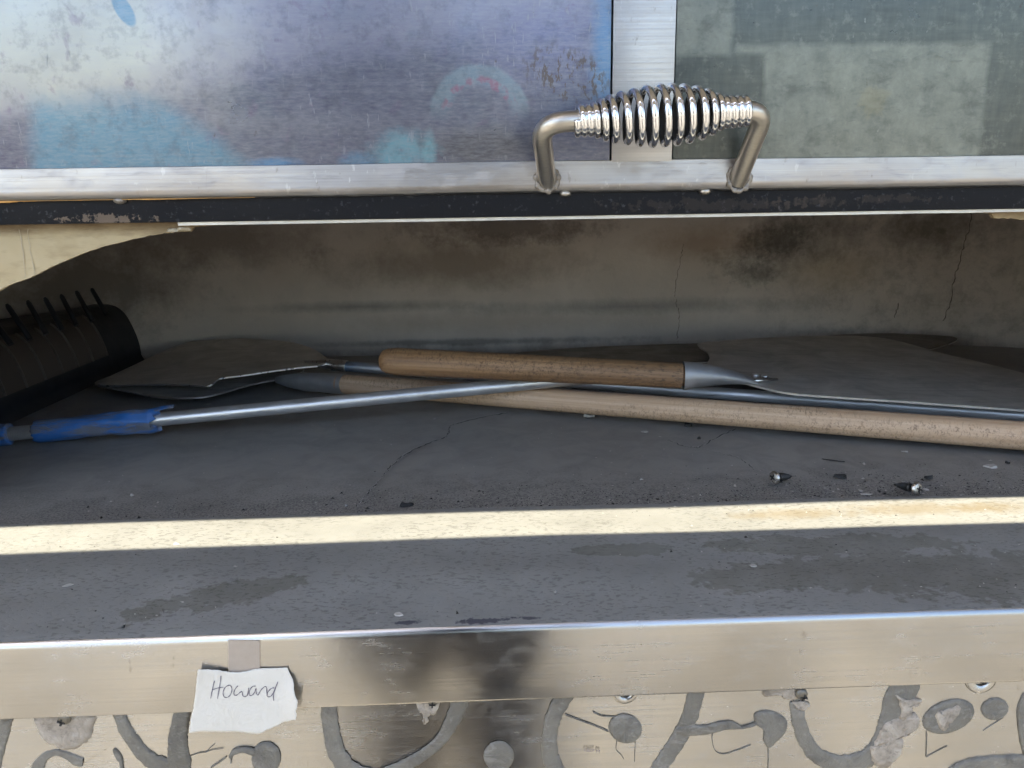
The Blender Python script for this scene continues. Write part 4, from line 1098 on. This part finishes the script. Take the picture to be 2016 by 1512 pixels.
grit('black_grit', 2200, ffront, (.0003, .0008), CHIP_D, 1, 'fine black grit along the front of the hearth floor')
grit('pale_grit', 420, lambda r: ffront(r) if r.random() < .6 else (r.uniform(-.5, .6), r.uniform(.56, .95), FZ-.0006), (.0004, .0010), CHIP_L, 2, 'fine pale crumbs scattered on hearth floor')
grit('counter_crumbs', 210, lambda r: (r.uniform(-.4, .5), r.uniform(.392, .545), .0006), (.0003, .0009), CHIP_L, 3, 'tiny pale crumbs scattered on grey counter')
grit('counter_specks', 160, lambda r: (r.uniform(-.4, .5), r.uniform(.392, .545), .0006), (.0003, .0008), CHIP_D, 4, 'tiny black specks scattered on grey counter')

# ------------------------------------------------------------------ unseen added awning above the oven front (throws the shade with one bright gap)
blk = empty('slatted_blocker', (0, .30, .62), 'slatted awning above the oven front, added unseen to leave a sunlit strip', 'blocker')
AZ = .62; tn = math.tan(R(65))
def ay(y): return y-AZ/tn
near = onz(1008, 1062).y; far = onz(1008, 1010).y
AW = simple('blocker_board', (.50, .46, .40), .7, 0, .2, 30)
bevelbox('blocker_slat', -1.6, 1.5, -.005, ay(near), AZ, AZ+.006, AW, blk, .001)
bevelbox('blocker_slat', -1.6, 1.5, ay(far)+.0, .585, AZ+.001, AZ+.007, AW, blk, .001)
for x in (-1.45, 1.40): bevelbox('blocker_bracket', x, x+.03, -.005, .9, AZ+.008, AZ+.03, STEEL, blk, .002)

# ------------------------------------------------------------------ the person whose legs show in the steel edge
pers = empty('person', (-.08, -.36, GZ), 'person in dark trousers seen only as reflection in steel counter edge', 'person')
def skin(name, nodes, edges, mat, parent, sub=1, root=0):
    me = bpy.data.meshes.new(name); me.from_pydata([n_[0] for n_ in nodes], edges, []); me.materials.append(mat)
    o = bpy.data.objects.new(name, me); col.objects.link(o); md = o.modifiers.new('skin', 'SKIN'); md.use_smooth_shade = True
    for i, n_ in enumerate(nodes):
        sv = me.skin_vertices[0].data[i]; sv.radius = (n_[1], n_[1] if len(n_) < 3 else n_[2]); sv.use_root = i == root
    s = o.modifiers.new('sub', 'SUBSURF'); s.levels = s.render_levels = sub
    attach(o, parent); return o
ox, oy, oz = -.08, -.36, GZ
def q_(x, y, z): return (ox+x, oy+y, oz+z)
CLOTH = simple('dark_trouser_cloth', (.10, .095, .10), .9, 0, .3, 200, .5); SHIRT = simple('grey_shirt_cloth', (.20, .22, .26), .9, 0, .2, 200, .4); SKINM = simple('skin', (.50, .30, .22), .55, 0, .1, 60, .1); SHOE = simple('black_shoe', (.02, .02, .02), .5); HAIR = simple('dark_hair', (.03, .02, .015), .6)
skin('trousers', [(q_(0, -.05, .95), .15, .11), (q_(-.085, -.05, .84), .095), (q_(-.066, -.03, .52), .118), (q_(-.10, -.06, .09), .06), (q_(.08, -.05, .84), .095), (q_(.066, -.02, .52), .118), (q_(.09, -.06, .09), .06), (q_(0, -.05, 1.02), .15, .11), (q_(-.068, -.045, .30), .112), (q_(.068, -.04, .30), .112)],
     [(0, 1), (1, 2), (2, 8), (8, 3), (0, 4), (4, 5), (5, 9), (9, 6), (0, 7)], CLOTH, pers)
skin('body', [(q_(0, -.06, 1.02), .14, .10), (q_(0, -.08, 1.25), .16, .11), (q_(0, -.09, 1.40), .13, .09), (q_(0, -.08, 1.50), .055), (q_(0, -.05, 1.58), .07, .085), (q_(0, -.045, 1.68), .075, .09),
     (q_(-.18, -.09, 1.40), .055), (q_(-.24, -.06, 1.15), .042), (q_(-.06, .12, 1.12), .034), (q_(.18, -.09, 1.40), .055), (q_(.24, -.06, 1.15), .042), (q_(.12, .12, 1.12), .034)],
     [(0, 1), (1, 2), (2, 3), (3, 4), (4, 5), (2, 6), (6, 7), (7, 8), (2, 9), (9, 10), (10, 11)], SHIRT, pers)
for s, x in ((-1, -.105), (1, .09)):
    skin('shoe', [(q_(x, -.10, .04), .042), (q_(x, .0, .04), .045, .04), (q_(x, .11, .03), .036, .03)], [(0, 1), (1, 2)], SHOE, pers)
lump('hair', q_(0, -.07, 1.70), .095, HAIR, pers, 3, (.9, 1, .75), 3)
